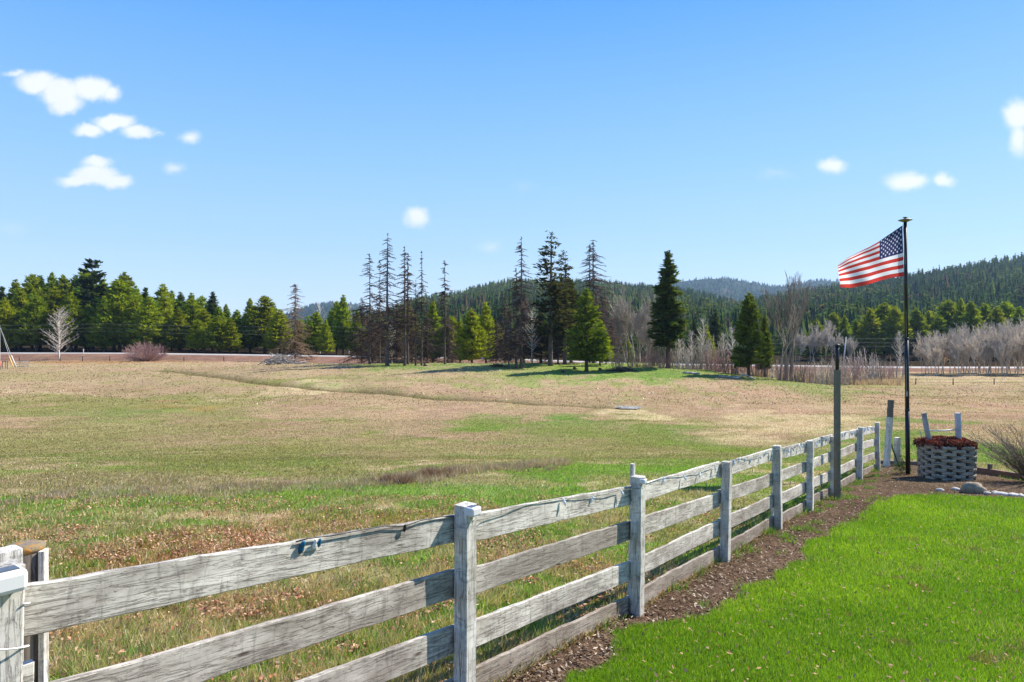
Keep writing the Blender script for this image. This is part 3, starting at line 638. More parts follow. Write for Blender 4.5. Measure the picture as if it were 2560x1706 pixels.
DF = [(924, 635, 103, 'leftmost dead fir with a bent top and one long drooping limb', .20, .17, 1.0, .13),
      (950, 652, 106, 'thin dead fir just left of the tallest dead one', .25, .10, .7, .09),
      (968, 584, 100, 'tallest bare dead fir with thick foot', .18, .15, .9, .21),
      (1012, 617, 101, 'dead fir with dense twiggy top, left of a pair', .3, .13, 1.0, .17),
      (1020, 632, 105, 'dead fir close behind, right of that pair', .3, .12, .9, .15),
      (1039, 702, 101, 'shortest slim dead fir of the left group', .2, .12, 1.0, .11),
      (1054, 627, 101, 'slim straight dead fir with small pointed top, right in the left group', .3, .09, .7, .12),
      (1112, 652, 103, 'lone dead fir right of the left group', .35, .13, .6, .12),
      (1272, 770, 95, 'short dead fir stem with brown twigs, left of three', .15, .22, 1.2, .10),
      (1290, 670, 96, 'dead fir with leafless brown limbs, middle of three', .12, .16, 1.3, .15),
      (1303, 592, 96, 'tall dead fir with curved upper limbs, right of three', .12, .14, 1.1, .19),
      (1484, 600, 108, 'dead fir behind the bushy cedar with long level limbs', .2, .23, 1.0, .24),
      (1474, 612, 110, 'thinner dead top beside the long-limbed dead fir', .35, .15, .8, .14)]
for k, (px, top, D, lab, z0, Rl, lt, r0) in enumerate(DF):
    H = hgt(px, top, D); pr = dead_fir('dead_fir', 500 + k * 3, H, r0 * 1.25, M_deadbark, M_twigbrown, z0, Rl * 1.45, lt, n=int(150 * (H / 18)) if k != 5 else 60, minr=.036, lo_dense=.85)
    place('dead_fir', px, D, H, pr, lab, 'dead tree', 'dead firs on the hummock')
# brown twiggy understory among the dead firs
BR = [dead_fir('x', 600 + k, 10, .12, M_deadbark, M_twigbrown, .08, .34, 1.6, n=230, toppow=.6, lo_dense=1, minr=.026) for k in range(3)]
for k, (px, top, D) in enumerate([(905, 745, 118), (945, 760, 114), (992, 752, 116), (1030, 770, 120), (930, 790, 110), (1068, 775, 122), (1262, 745, 118), (1310, 735, 112), (1240, 800, 115), (1395, 720, 106), (1505, 740, 118), (1530, 800, 116), (1120, 790, 122)]):
    H = hgt(px, top, D); place('dead_spruce', px, D, H, BR[k % 3], 'brown twiggy dead spruce in the thicket, %s counted from the left' % ORD[[905, 930, 945, 992, 1030, 1068, 1120, 1240, 1262, 1310, 1395, 1505, 1530].index(px)], 'dead tree', 'brown dead spruces between the trunks', s=H / 10, rz=k * 1.3)
H = hgt(738, 710, 150)
place('dead_spruce', 738, 150, H, dead_fir('x', 660, H, .2, M_deadbark, m_simple('tawny_twigs', (.20, .13, .075), .95, .4, 1.5), .06, .27, 2.0, n=260, toppow=.62, lo_dense=1, minr=.035), 'brown dead spruce with bare pointed top behind the brush pile', 'dead tree')
# pale bare trees
H = hgt(146, 775, 151); place('bare_larch', 148, 151, H, feather_tree(7, H, .16, M_twigwhite, .34, 110, .75, .028, .10, .35), 'pale leafless tree in front of the dark left wood', 'bare tree')
GT = [bare_tree('x', 700 + k, 10, .10, M_twiggrey, .42, 5, 3, .5, .026, 1.0, .74, 2) for k in range(4)]
GD = [bare_tree('x', 720 + k, 10, .10, M_twiggrey, .36, 6, 2, .6, .030, .8, .84, 3) for k in range(3)]
for k, (px, top, D, w) in enumerate([(1548, 740, 132, 'left'), (1575, 705, 128, 'tallest, middle'), (1602, 722, 134, 'right'), (1625, 770, 126, 'lowest right')]):
    H = hgt(px, top, D); place('bare_alder', px, D, H, GD[k % 3], 'grey leafless alder clump left of the lone tall fir, %s of four' % w, 'bare tree', 'grey bare trees left of the lone fir', s=H / 10, rz=k * 2)
H = hgt(1985, 680, 92); place('bare_cottonwood', 1972, 92, H, bare_tree('x', 741, H, .24, M_twigdark, .24, 4, 3, .6, .040, 1.3, .74, 3, .03), 'tallest dark leafless cottonwood right of the broad green fir', 'bare tree')
H = hgt(1950, 760, 92); place('bare_cottonwood', 1948, 91, H, bare_tree('x', 748, H, .16, M_twiggrey, .34, 4, 2, .5, .03, 1.4, .74, 1), 'thinner pale leafless trunk left of the tallest cottonwood', 'bare tree')
FT = [feather_tree(20 + k, 8, .08, M_twigwhite, .26, 60, 1.1, .022, .2, .4) for k in range(3)]
for k, (px, top, D, lab) in enumerate([(1758, 800, 112, 'white stemmed young poplar in the thicket, tallest'), (1697, 815, 114, 'white stemmed poplar just right of the lone fir'), (1330, 775, 108, 'pale bare young tree left of the tallest dark fir'), (1830, 820, 110, 'pale bare tree at left of the broad green fir'),
                                       (800, 760, 185, 'pale aspen behind the left pines near the dead spruce'), (872, 765, 190, 'pale aspen showing between pines left of the dead firs'), (980, 800, 125, 'pale bare tree inside the dead fir group'), (2250, 830, 134, 'thin pale bare tree left of the flagpole by the road'), (1808, 835, 112, 'leaning pale bare tree in the thicket'), (1728, 830, 116, 'small pale bare tree in the thicket')]):
    H = hgt(px, top, D); place('bare_poplar', px, D, H, FT[k % 3], lab, 'bare tree', s=H / 8, rz=k * 1.7)
# thicket shrubs
def stem_shrub(seed, H, n, rb, mat, minr=.022, dome=0, twigs=7):
    r = random.Random(seed); P0, P1, R0, R1 = [], [], [], []
    for i in range(n):
        a = r.random() * 6.283; rr_ = rb * math.sqrt(r.random()); p = Vector((math.cos(a) * rr_, math.sin(a) * rr_, -.15))
        if dome:
            el = math.asin(r.uniform(.05, 1)); d = Vector((math.cos(a) * math.cos(el), math.sin(a) * math.cos(el), math.sin(el))); ln = (dome * math.cos(el) ** 2 + H * math.sin(el) ** 2) * r.uniform(.75, 1.05)
        else:
            d = Vector((math.cos(a) * rr_ / rb * .28 + r.uniform(-.12, .12), math.sin(a) * rr_ / rb * .28 + r.uniform(-.12, .12), 1)).normalized(); ln = H * r.uniform(.45, 1.05)
        rad = minr * r.uniform(.9, 1.6)
        for s_ in range(6):
            d = (d + Vector((r.uniform(-.10, .10), r.uniform(-.10, .10), .06))).normalized(); q = p + d * ln / 6
            P0.append(p[:]); P1.append(q[:]); R0.append(rad); R1.append(rad * .85); rad *= .85
            if s_ > 1:
                for w in range(twigs // 3):
                    e = (d + Vector((r.uniform(-.8, .8), r.uniform(-.8, .8), r.uniform(-.1, .5)))).normalized() * ln * r.uniform(.08, .22); pp = p.lerp(q, r.random()); P0.append(pp[:]); P1.append((pp + e)[:]); R0.append(minr * .5); R1.append(minr * .3)
            p = q
    return seg_mesh('stems', P0[0:n], P1[0:n], R0[0:n], R1[0:n], mat, 4), seg_mesh('branches', P0[n:], P1[n:], R0[n:], R1[n:], mat, 3)
SH = [stem_shrub(760 + k, 3, [52, 44, 60, 34][k], [.9, .8, 1.0, .8][k], [M_twigdark, M_twiggrey, M_twigmauve, M_twigpale][k], [.024, .024, .02, .03][k]) for k in range(4)]
SHL = {0: 'dark grey', 1: 'pale grey', 2: 'mauve brown', 3: 'light grey'}
thk = sorted([(1545, 2.2, 96, 0), (1585, 2.6, 98, 0), (1620, 2.4, 97, 2), (1640, 3.2, 100, 0), (1690, 3.4, 98, 1), (1712, 3.8, 96, 3), (1738, 3.6, 97, 1), (1762, 3.9, 99, 1), (1783, 3.2, 95, 2), (1803, 3.6, 96, 2), (1828, 3.6, 94, 0), (1850, 3.0, 93, 2), (1895, 3.2, 96, 2), (1928, 2.6, 96, 3),
              (1992, 3.0, 91, 0), (2014, 2.6, 92, 2), (2042, 3.2, 94, 3), (2068, 3.4, 95, 1), (2098, 3.6, 97, 3), (2122, 3.8, 99, 2), (2145, 3.6, 101, 1), (2168, 5.0, 104, 3), (2192, 3.4, 104, 1), (2212, 3.0, 106, 2), (2240, 3.2, 108, 3), (1660, 2.6, 96, 2), (1960, 2.6, 90, 2)])
for k, (px, h_, D, c) in enumerate(thk):
    place('bare_shrub', px, D, h_, SH[c], '%s leafless shrub of the thicket along the meadow edge, number %s left to right' % (SHL[c], ORD[k] if k < 20 else 'twenty-' + ORD[k - 20]), 'shrub', 'leafless shrubs of the meadow edge thicket', s=h_ / 3 * random.uniform(.95, 1.25), rz=k * 1.1, names=('stems', 'branches'))
H = 3.6; e = place('bare_shrub', 365, 147.5, H, stem_shrub(790, 4.3, 230, .5, M_twigmauve, .035, 4.6, 12), 'rounded mauve leafless bush by the left road', 'shrub', s=1.0); e.scale = (1, 1, 1)
# grey grove at right
GG = [bare_tree('x', 800 + k, 10, .085, M_grove, .40, 6, 2, .55, .040, .5, .84, 3) for k in range(5)]
gg = [(2312, 858, 134), (2328, 840, 138), (2345, 838, 132), (2365, 828, 137), (2384, 834, 131), (2402, 818, 138), (2420, 830, 133), (2440, 822, 139), (2460, 826, 132), (2478, 812, 138), (2496, 818, 133), (2516, 808, 138), (2536, 812, 132), (2556, 800, 137), (2580, 800, 134), (2605, 796, 136), (2470, 845, 129), (2545, 840, 129), (2395, 852, 129), (2335, 862, 128), (2430, 850, 128), (2510, 848, 128), (2575, 840, 128), (2352, 852, 141), (2450, 835, 142), (2530, 822, 142)]
for k, (px, top, D) in enumerate(sorted(gg)):
    H = hgt(px, top - 14, D); place('grey_grove_tree', px, D, H, GG[k % 5], 'grey leafless tree in the grove at the right edge, %s from its left' % (ORD[k] if k < 20 else 'twenty-' + ORD[k - 20]), 'bare tree', 'grey leafless grove beside the road', s=H / 10, rz=k * 2.3)
for k, (px, top, D) in enumerate([(2062, 795, 205), (2030, 810, 200), (2085, 822, 196), (2130, 838, 190), (1995, 815, 198)]):
    H = hgt(px, top, D); place('bare_aspen', px, D, H, GG[k % 5], 'pale leafless aspen at the foot of the plantation, %s nearest the flag' % ['third', 'fourth', 'second', 'first', 'fifth'][k], 'bare tree', 'pale aspens before the plantation', s=H / 10, rz=k)

# ------------------------------------------------------------------ blades of grass, leaves and mulch (uncountable)
def blades(x, y, h, w, col, lean=.35, windx=.15, seed=1):
    r = np.random.default_rng(seed); n = len(x); a = r.random(n) * 2 * np.pi; z = Hh(x, y)
    ca, sa = np.cos(a), np.sin(a); la = r.random(n) * 6.283; ll = h * lean * r.random(n) ** .7
    p0 = np.stack([x - ca * w / 2, y - sa * w / 2, z - .01], 1); p1 = np.stack([x + ca * w / 2, y + sa * w / 2, z - .01], 1)
    tip = np.stack([x + np.cos(la) * ll + windx * h, y + np.sin(la) * ll, z + h * (.75 + .25 * r.random(n))], 1)
    V = np.stack([p0, p1, tip], 1).reshape(-1, 3); return V, np.repeat(col, 3, axis=0)
def scatter(n, u0, u1, d0, d1, seed, p=1.0):
    r = np.random.default_rng(seed); u = r.uniform(u0, u1, n); d = np.exp(r.uniform(math.log(d0), math.log(d1), n)); return u * d, d
# lawn
x, y = scatter(620000, -.05, 1.25, 2.0, 16.5, 11)
_, fs, fl = ground_color(x, y); cl = fbm(x * 4, y * 4, 3); k = (fl > .0) & (inpoly(YARD, x, y)); x, y, fl, cl = x[k], y[k], fl[k], cl[k]; n = len(x)
h_ = (.020 + .026 * rng.random(n)) * (.8 + .5 * cl) + .0012 * y; w_ = .0035 + .0009 * y
big = fbm(x * .9 + 3, y * .9, 3); big = np.clip((big - .5) * 2.4 + .5, 0, 1)[:, None]
col = LAWNC * (1 - big) + C_(.26, .40, .022) * big; col = col * (.6 + .8 * rng.random((n, 1))); bare = fbm(x * 2.7 + 8, y * 2.7, 3); kk = bare > .80; col[kk] = col[kk] * .35 + C_(.20, .14, .08) * .65; dry = rng.random(n) < .04 + .12 * sstep(.5, .75, fbm(x * 1.1, y * 1.1 + 44, 3)); col[dry] = C_(.42, .40, .17)
V, Cc = blades(x, y, h_, w_, col, .7, .05, 3)
tag(link('lawn_grass', mesh_np('lawn_grass', V, np.arange(len(V)).reshape(-1, 3), Cc), M_grass), 'bright green mown lawn in the lower right corner', 'grass', kind='stuff')
# meadow
x, y = scatter(620000, -.95, .95, 2.0, 75, 12)
gc, fs, fl = ground_color(x, y); k = (fs < .02) | ((fs < .5) & (fl < 0) & (fbm(x * 2.2, y * 2.2, 2) > .70)) | ((fl > -.4) & (fl < 0) & (fs > 0) & (fbm(x * 3.1, y * 3.1 + 4, 2) > .72)); _, dd = ditch_uv(x, y); k &= (dd > .6) | (rng.random(len(x)) < .3)
k &= np.hypot(x - PUD[0], (y - PUD[1])) > 1.7
tall = fbm(x * .8 + 20, y * .8, 3)
x, y, gc, tall, fs, fl = x[k], y[k], gc[k], tall[k], fs[k], fl[k]; n = len(x)
inbed = fs > .05
h_ = (.03 + .07 * rng.random(n)) * (.45 + .9 * tall) * np.interp(y, [5, 12, 22], [1, .7, .3]) + .0007 * np.minimum(y, 40); h_ *= np.where(rng.random(n) < .05, 1.9, 1)
w_ = .003 + .00125 * y
gc2 = gc.copy(); m_ = rng.random(n); near = sstep(24, 7, y)
g_ = m_ < .34 * near + .04; gc2[g_] = C_(.17, .29, .04); s_ = m_ > 1 - .36 * near; gc2[s_] = C_(.60, .50, .28)
mm = ((fbm(x * .6, y * .6 + 60, 3) - .5) * 3 + .5); mm = np.clip(mm, 0, 1)
gc2 = gc2 * .6 + gc * .4; gc2[inbed] = C_(.13, .26, .03)
jj = np.interp(y, [6, 20], [1.0, .3])[:, None]; gc2 *= (1.02 - jj / 2 + jj * rng.random((n, 1)))
V, Cc = blades(x, y, h_, w_, gc2, .9, .2, 5)
tag(link('meadow_grass', mesh_np('meadow_grass', V, np.arange(len(V)).reshape(-1, 3), Cc), M_grass), 'mixed green and dead grass covering the meadow behind the fence', 'grass', kind='stuff')
# taller bleached tufts & brown sedge
tv, tcx = [], []
sedge = [at(*p) for p in ((0, 1262), (180, 1240), (420, 1235), (640, 1222), (860, 1212), (985, 1203), (1060, 1196), (1160, 1180), (1240, 1172), (1330, 1165), (1420, 1160))]
r = np.random.default_rng(90); sx_, sy_, sh_, sc2 = [], [], [], []
def tuft(cx, cy, n, rad, hh, col):
    sx_.append(cx + r.normal(0, rad, n)); sy_.append(cy + r.normal(0, rad, n)); sh_.append(hh * r.uniform(.5, 1.1, n)); sc2.append(np.tile(col, (n, 1)) * r.uniform(.6, 1.35, (n, 1)))
for i in range(len(sedge) - 1):
    a, b = sedge[i], sedge[i + 1]
    for q in range(30):
        tt = r.random(); tuft(a[0] + (b[0] - a[0]) * tt, a[1] + (b[1] - a[1]) * tt + r.normal(0, .55 if i < 5 else .6), 40, .10, .12 if i < 5 else .17, C_(.30, .235, .17) if r.random() < .5 else C_(.42, .34, .24))
p = at(990, 1207)
for q in range(4): tuft(p[0] + r.normal(0, .16), p[1] + r.normal(0, .1), 160, .08, .27, C_(.24, .165, .13))
p = at(1095, 1190)
for q in range(7): tuft(p[0] + r.normal(0, .30), p[1] + r.normal(0, .1), 120, .09, .27, C_(.24, .165, .12))
for q in range(1000):   # straw tufts near
    px, py = r.uniform(-60, 1700), r.uniform(1260, 1706); g = at(px, py)
    if fence_n(*g) < -.15: tuft(g[0], g[1], 26, .05, .13, C_(.50, .40, .21) if r.random() < .7 else C_(.17, .28, .04))
for q in range(60):
    d = r.uniform(3.0, 17); f_ = fpos(d) - NV * r.uniform(.05, .35); tuft(f_.x, f_.y, 60, .07, .15, C_(.13, .26, .03))
for q in range(16):
    d = r.uniform(4.5, 16.5); f_ = fpos(d) + NV * abs(r.normal(.05, .22)); tuft(f_.x, f_.y, 45, .05, .10, C_(.13, .26, .03))
for i in range(len(DA) - 1):
    a, b = DA[i], DA[i + 1]; ln_ = math.hypot(b[0] - a[0], b[1] - a[1])
    for q in range(int(ln_ * 1.1)):
        tt = r.random(); tuft(a[0] + (b[0] - a[0]) * tt + r.normal(0, .25), a[1] + (b[1] - a[1]) * tt + .5 + r.normal(0, .15), 10, .20, .20, C_(.12, .10, .055) if r.random() < .65 else C_(.30, .25, .13))
x = np.concatenate(sx_); y = np.concatenate(sy_); h_ = np.concatenate(sh_); cc_ = np.concatenate(sc2)
V, Cc = blades(x, y, h_, .004 + .0008 * y, cc_, .8, .15, 8)
tag(link('grass_tufts', mesh_np('grass_tufts', V, np.arange(len(V)).reshape(-1, 3), Cc), M_grass), 'taller straw and brown sedge tufts in the near meadow', 'grass tufts', kind='stuff')
def litter(name, x, y, L_, W_, cols, label, cat, lift=.012, flat=.5, seed=4):
    r = np.random.default_rng(seed); n = len(x); a = r.random(n) * 6.283; z = Hh(x, y) + lift * (.6 + r.random(n))
    d = norm(np.stack([np.cos(a), np.sin(a), r.normal(0, flat, n)], 1)); s = norm(np.cross(d, norm(np.stack([r.normal(0, flat, n), r.normal(0, flat, n), np.ones(n)], 1))))
    V = diamonds(np.stack([x, y, z], 1), d, s, L_, W_); Cc = np.repeat(cols, 4, axis=0)
    tag(link(name, mesh_np(name, V, np.arange(4 * n).reshape(-1, 4), Cc), M_litter), label, cat, kind='stuff')
x, y = scatter(170000, -.95, .6, 2.0, 13, 21); gc, fs, fl = ground_color(x, y)
dens = fbm(x * 1.3, y * 1.3 + 5, 3); rust = (gc[:, 0] > gc[:, 1] * 1.35)
k = (fs < 0) & ((rust & (dens > .42)) | (dens > .56) | (rng.random(len(x)) < .12)) & (y < 12.5); x, y = x[k], y[k]; n = len(x)
base = np.array([(.34, .19, .10), (.44, .28, .16), (.55, .40, .25), (.24, .13, .08), (.30, .14, .07)])[rng.integers(0, 5, n)] * (.7 + .6 * rng.random((n, 1)))
litter('fallen_leaves', x, y, (.022 + .03 * rng.random(n)), .013 + .017 * rng.random(n), base, 'fallen brown oak leaves lying in the grass behind the fence', 'fallen leaves', .03, .6, 5)
x, y = scatter(110000, -.1, 1.0, 2.5, 19.5, 22); gc, fs, fl = ground_color(x, y); k = (fs > -.12) & (fl < .02); x, y = x[k], y[k]; n = len(x)
base = np.array([(.15, .095, .06), (.27, .19, .13), (.08, .052, .036), (.46, .37, .28), (.12, .075, .05), (.20, .125, .08)])[rng.integers(0, 6, n)] * (.6 + .7 * rng.random((n, 1)))
litter('bark_mulch', x, y, .02 + .045 * rng.random(n), .006 + .014 * rng.random(n), base, 'brown bark chips and twigs on the earth strip beside the lawn', 'mulch', .012, .35, 6)
x, y = scatter(1500, .15, .9, 3, 14, 23); gc, fs, fl = ground_color(x, y); k = fl > .05; x, y = x[k], y[k]; n = len(x)
litter('lawn_leaves', x, y, .02 + .03 * rng.random(n), .008 + .014 * rng.random(n), np.tile(C_(.42, .26, .16), (n, 1)) * (.5 + .8 * rng.random((n, 1))), 'scattered dry leaf scraps lying on the lawn', 'fallen leaves', .045, .5, 7)
# pale reeds behind the right thicket, and grass fringe on the crest
r = np.random.default_rng(31); n = 9000; px = r.uniform(1880, 2260, n); d = r.uniform(97, 112, n); x = (px - CX) / F * d
V, Cc = blades(x, d, r.uniform(.4, 1.1, n), np.full(n, .10), np.tile(C_(.48, .36, .27), (n, 1)) * r.uniform(.5, 1.2, (n, 1)), .4, .1, 9)
tag(link('reed_bed', mesh_np('reed_bed', V, np.arange(len(V)).reshape(-1, 3), Cc), M_grass), 'pale dead reeds behind the shrubs at the right meadow edge', 'reeds', kind='stuff')
n = 22000; d = r.uniform(60, 148, n); x = r.uniform(-.8, .8, n) * d; gc, _, _ = ground_color(x, d)
V, Cc = blades(x, d, r.uniform(.06, .2, n), np.full(n, .14), gc * r.uniform(.7, 1.1, (n, 1)), 1.2, .2, 10)
tag(link('distant_grass', mesh_np('distant_grass', V, np.arange(len(V)).reshape(-1, 3), Cc), M_grass), 'rough grass clumps on the far meadow and hummock', 'grass', kind='stuff')

# ------------------------------------------------------------------ weathered paint wood
def m_paint(name, axis='X', paint=(.74, .70, .62), worn=(.30, .27, .235), wear=.5, tint=(.20, .14, .10)):
    m, t, o = newmat(name); c = N(t, 'ShaderNodeTexCoord'); oi = N(t, 'ShaderNodeObjectInfo')
    vm = N(t, 'ShaderNodeVectorMath', operation='ADD'); L(t, c.outputs['Object'], vm.inputs[0])
    rr = mth(t, 'MULTIPLY', oi.outputs['Random'], 53.0); cbx = N(t, 'ShaderNodeCombineXYZ'); [L(t, rr, cbx.inputs[k]) for k in range(3)]; L(t, cbx.outputs[0], vm.inputs[1])
    def mpd(s):
        mp = N(t, 'ShaderNodeMapping'); mp.inputs['Scale'].default_value = s if axis == 'X' else (s[2], s[1], s[0]); L(t, vm.outputs[0], mp.inputs[0]); return mp.outputs[0]
    big = noise(t, mpd((.9, 2.2, 2.2)), 2.2, 6, .65, .4)             # worn areas
    crack = noise(t, mpd((2.0, 30, 30)), 2.2, 7, .72, 1.2)              # grain along the board
    big = mth(t, 'ADD', big, mapr(t, mth(t, 'FRACT', mth(t, 'MULTIPLY', oi.outputs['Random'], 17.7)), 0, 1, -.07, .11))
    fine = noise(t, mpd((5, 70, 70)), 3, 3, .6)
    runs = noise(t, mpd((13, 2.5, 2.5)), 1.6, 7, .75, .8)              # rain streaks across the board
    flake = noise(t, mpd((9, 22, 22)), 1.5, 7, .75)
    col = mixc(t, mapr(t, big, .5 - wear * .25, .78 - wear * .2, 0, .95), paint, worn)
    col = mixc(t, mapr(t, runs, .52, .72, 0, .8), col, (.14, .12, .10))
    col = mixc(t, mapr(t, noise(t, mpd((1.5, 3, 3)), 1.6, 6, .7), .54, .72, 0, .65), col, tint)
    col = mixc(t, mapr(t, flake, .60, .66, 0, .75), col, (.17, .15, .13))
    col = mixc(t, mapr(t, crack, .57, .67, 0, .65), col, (.05, .043, .038))
    col = mixc(t, mapr(t, fine, .3, .7, .25, 0), col, (.2, .18, .16))
    kn = N(t, 'ShaderNodeTexVoronoi'); kn.inputs['Scale'].default_value = 1.0; L(t, mpd((2.2, 1, 9)), kn.inputs['Vector'])
    col = mixc(t, mapr(t, kn.outputs['Distance'], .04, .10, .85, 0), col, (.07, .045, .03))
    hh = mth(t, 'SUBTRACT', mth(t, 'MULTIPLY', big, .4), mth(t, 'MULTIPLY', mapr(t, crack, .52, .63, 0, 1), .9)); hh = mth(t, 'SUBTRACT', hh, mth(t, 'MULTIPLY', mapr(t, flake, .58, .64, 0, 1), .35))
    principled(t, o, col, .85, bump(t, hh, .9, .006), 0, .2); return m
M_board = m_paint('weathered_white_board', 'X', wear=.32)
M_board_low = m_paint('dirty_low_board', 'X', (.44, .385, .32), (.24, .185, .14), .8, (.16, .10, .065))
M_board_mid = m_paint('stained_mid_board', 'X', (.70, .65, .57), (.28, .24, .20), .58, (.17, .13, .10))
M_postw = m_paint('white_post_paint', 'Z', (.74, .70, .63), (.38, .35, .30), .25)
M_greyw = m_paint('bare_grey_wood', 'Z', (.20, .17, .145), (.12, .095, .075), .7)
M_greypaint = m_simple('grey_painted_post', (.155, .135, .105), .7, .2, 12)
M_white = m_simple('white_plastic', (.60, .59, .58), .4, .04, 5, bumps=.05)
M_black = m_simple('black_metal', (.018, .018, .02), .4, .3, 20)
M_solar = m_simple('solar_panel', (.07, .08, .10), .25, .2, 30)
def board_mesh(Ln, hgt_, th, seed, wav=.008, n=26):
    """plank along local X with wavy weathered edges"""
    r = random.Random(seed); V = []; Fq = []
    ph = [r.random() * 6.28 for _ in range(6)]
    for i in range(n + 1):
        x = Ln * (i / n - .5); q = i / n
        tz = hgt_ / 2 + wav * (.55 * math.sin(q * 5 + ph[0]) + .25 * math.sin(q * 19 + ph[1])) + r.uniform(-1, 1) * wav * .4
        bz = -hgt_ / 2 + wav * (.55 * math.sin(q * 4 + ph[2]) + .25 * math.sin(q * 23 + ph[3])) + r.uniform(-1, 1) * wav * .4
        wy = .006 * math.sin(q * 5 + ph[4]); c = .004
        ring = [(-th / 2, bz + c), (-th / 2 + c, bz), (th / 2 - c, bz), (th / 2, bz + c), (th / 2, (bz + tz) / 2), (th / 2, tz - c), (th / 2 - c, tz), (-th / 2 + c, tz), (-th / 2, tz - c)]
        V += [(x, y_ + wy, z_) for y_, z_ in ring]
    k = 9
    for i in range(n):
        for j in range(k): Fq.append((i * k + j, i * k + (j + 1) % k, (i + 1) * k + (j + 1) % k, (i + 1) * k + j))
    Fq.append(tuple(range(k))); Fq.append(tuple(n * k + j for j in range(k))[::-1])
    me = bpy.data.meshes.new('board'); me.from_pydata(V, [], Fq); me.update(); return me
def put_between(name, me, a, b, mat, parent, thick_dir=None):
    d = (b - a).normalized(); yv = (thick_dir or NV).copy(); zv = d.cross(yv).normalized(); yv = zv.cross(d)
    if zv.z < 0: zv = -zv; yv = zv.cross(d)
    M = Matrix((d, yv, zv)).transposed().to_4x4(); M.translation = (a + b) / 2
    o = link(name, me, mat, parent); o.matrix_basis = M; return o
fence = empty('board_fence', (0, 0, 0)); tag(fence, 'weathered white four-rail board fence running along the lawn', 'fence')
def post_mesh(h_, w, seed, top_slope=0, wob=.004, d_=None):
    r = random.Random(seed); b = MB(); n = 8; V = []; d_ = d_ or w
    for i in range(n + 1):
        z = h_ * i / n; ox, oy = r.uniform(-wob, wob), r.uniform(-wob, wob); c = .006
        for (x_, y_) in ((-w / 2 + c, -d_ / 2), (w / 2 - c, -d_ / 2), (w / 2, -d_ / 2 + c), (w / 2, d_ / 2 - c), (w / 2 - c, d_ / 2), (-w / 2 + c, d_ / 2), (-w / 2, d_ / 2 - c), (-w / 2, -d_ / 2 + c)):
            V.append((x_ + ox, y_ + oy, z + (top_slope * x_ if i == n else 0)))
    Fq = [(i * 8 + j, i * 8 + (j + 1) % 8, (i + 1) * 8 + (j + 1) % 8, (i + 1) * 8 + j) for i in range(n) for j in range(8)]
    Fq.append(tuple(range(8))[::-1]); Fq.append(tuple(n * 8 + j for j in range(8)))
    me = bpy.data.meshes.new('post'); me.from_pydata(V, [], Fq); me.update(); return me
RZ = math.atan2(FV.y, FV.x)
PD = [2.17, 4.03, 5.90, 7.75, 9.56, 11.1, 12.62, 14.9, 17.0]
PT = [1.22, 1.20, 1.20, 1.13, 1.17, 1.14, 1.10, 1.15, 1.20]
for k, D in enumerate(PD):
    p = fpos(D); z = gz(p.x, p.y)
    if k == 1: z = -2.165
    hh = PT[k]; o = link('post', post_mesh(hh + .15, .098, 40 + k, .03), M_postw, fence, (p.x, p.y, z - .15), (R([0, .3, .4, .4, -.6, .5, 0, .6, -.8][k]), R([0, -.2, .8, 2.2, .6, -.4, .6, .4, .5][k]), RZ))
RT = [1.12, .79, .458, .163]
bases = [gz(fpos(D).x, D) for D in PD]; bases[1] = -2.165
for k in range(len(PD) - 1):
    for j, ht in enumerate(RT):
        if k == 0 and j == 3: pass
        a = fpos(PD[k]); b = fpos(PD[k + 1]); r = random.Random(k * 7 + j)
        dz = [r.uniform(-.015, .015), r.uniform(-.015, .015)]
        offn = -(.049 + .016 + .003)
        a = a + NV * offn; b = b + NV * offn; a.z = bases[k] + ht - .083 + dz[0]; b.z = bases[k + 1] + ht - .083 + dz[1]
        ln = (b - a).length
        gap = .004
        e1 = a + (b - a).normalized() * gap; e2 = b - (b - a).normalized() * gap
        if k == 0: e1 = a + (b - a).normalized() * .075
        put_between('board', board_mesh((e2 - e1).length, .165 if j < 3 else .155, .030, 100 + k * 10 + j, .006 if j < 3 else .010), e1, e2, M_board if j == 0 else M_board_mid if j < 3 else M_board_low, fence)
# thin upright stakes behind some posts
for (px, top, D) in ((1574, 1160, 6.12), (1930, 1117, 9.75), (2082, 1085, 12.75), (2142, 1075, 14.8)):
    x = (px - CX) / F * D; z = gz(x, D); H = (CY - top) / F * D - z
    link('stake', post_mesh(H + .1, .045, int(px), 0, .003, .035), M_postw, fence, (x, D, z - .1), (R(.8), R(1.0), RZ))
# slanting prop under the near end
for (a, b) in (((Vector((-1.66, 2.30, -1.10))), Vector((-1.72, 2.36, -1.95))),): put_between('prop', board_mesh(.86, .07, .03, 9, .003, 8), b, a, M_postw, fence)
# old timber post and second white post at the near end
x, y = (62 - CX) / F * 2.55, 2.55; z = gz(x, y); H = (CY - 1362) / F * 2.55 - z
b = MB(); pts = [(0, 0, -.15), (.0, 0, .2), (.005, 0, H * .6), (0, .0, H - .01), (0, 0, H)]; b.tube(pts, [.064, .061, .060, .064, .058], 14)
gp = empty('log_post', (x, y, z)); o = b.build('log', m_paint('grey_barked_log', 'Z', (.23, .20, .17), (.10, .085, .07), .6), gp, True)
tag(gp, 'round weathered log post with orange lichen on top behind the near white post', 'post')
m, t, o_ = newmat('orange_lichen'); c = N(t, 'ShaderNodeTexCoord'); n = noise(t, c.outputs['Object'], 34, 5, .6)
principled(t, o_, ramp(t, n, [(.42, (.17, .14, .11)), (.54, (.22, .16, .08)), (.66, (.38, .16, .02))]), .95, bump(t, n, 1, .01))
b = MB(); b.lathe([(.064, -.024), (.0665, -.012), (.066, -.002), (.05, .004), (.01, .005)], (0, 0, H), 18); b.build('lichen_top', m, gp, True)
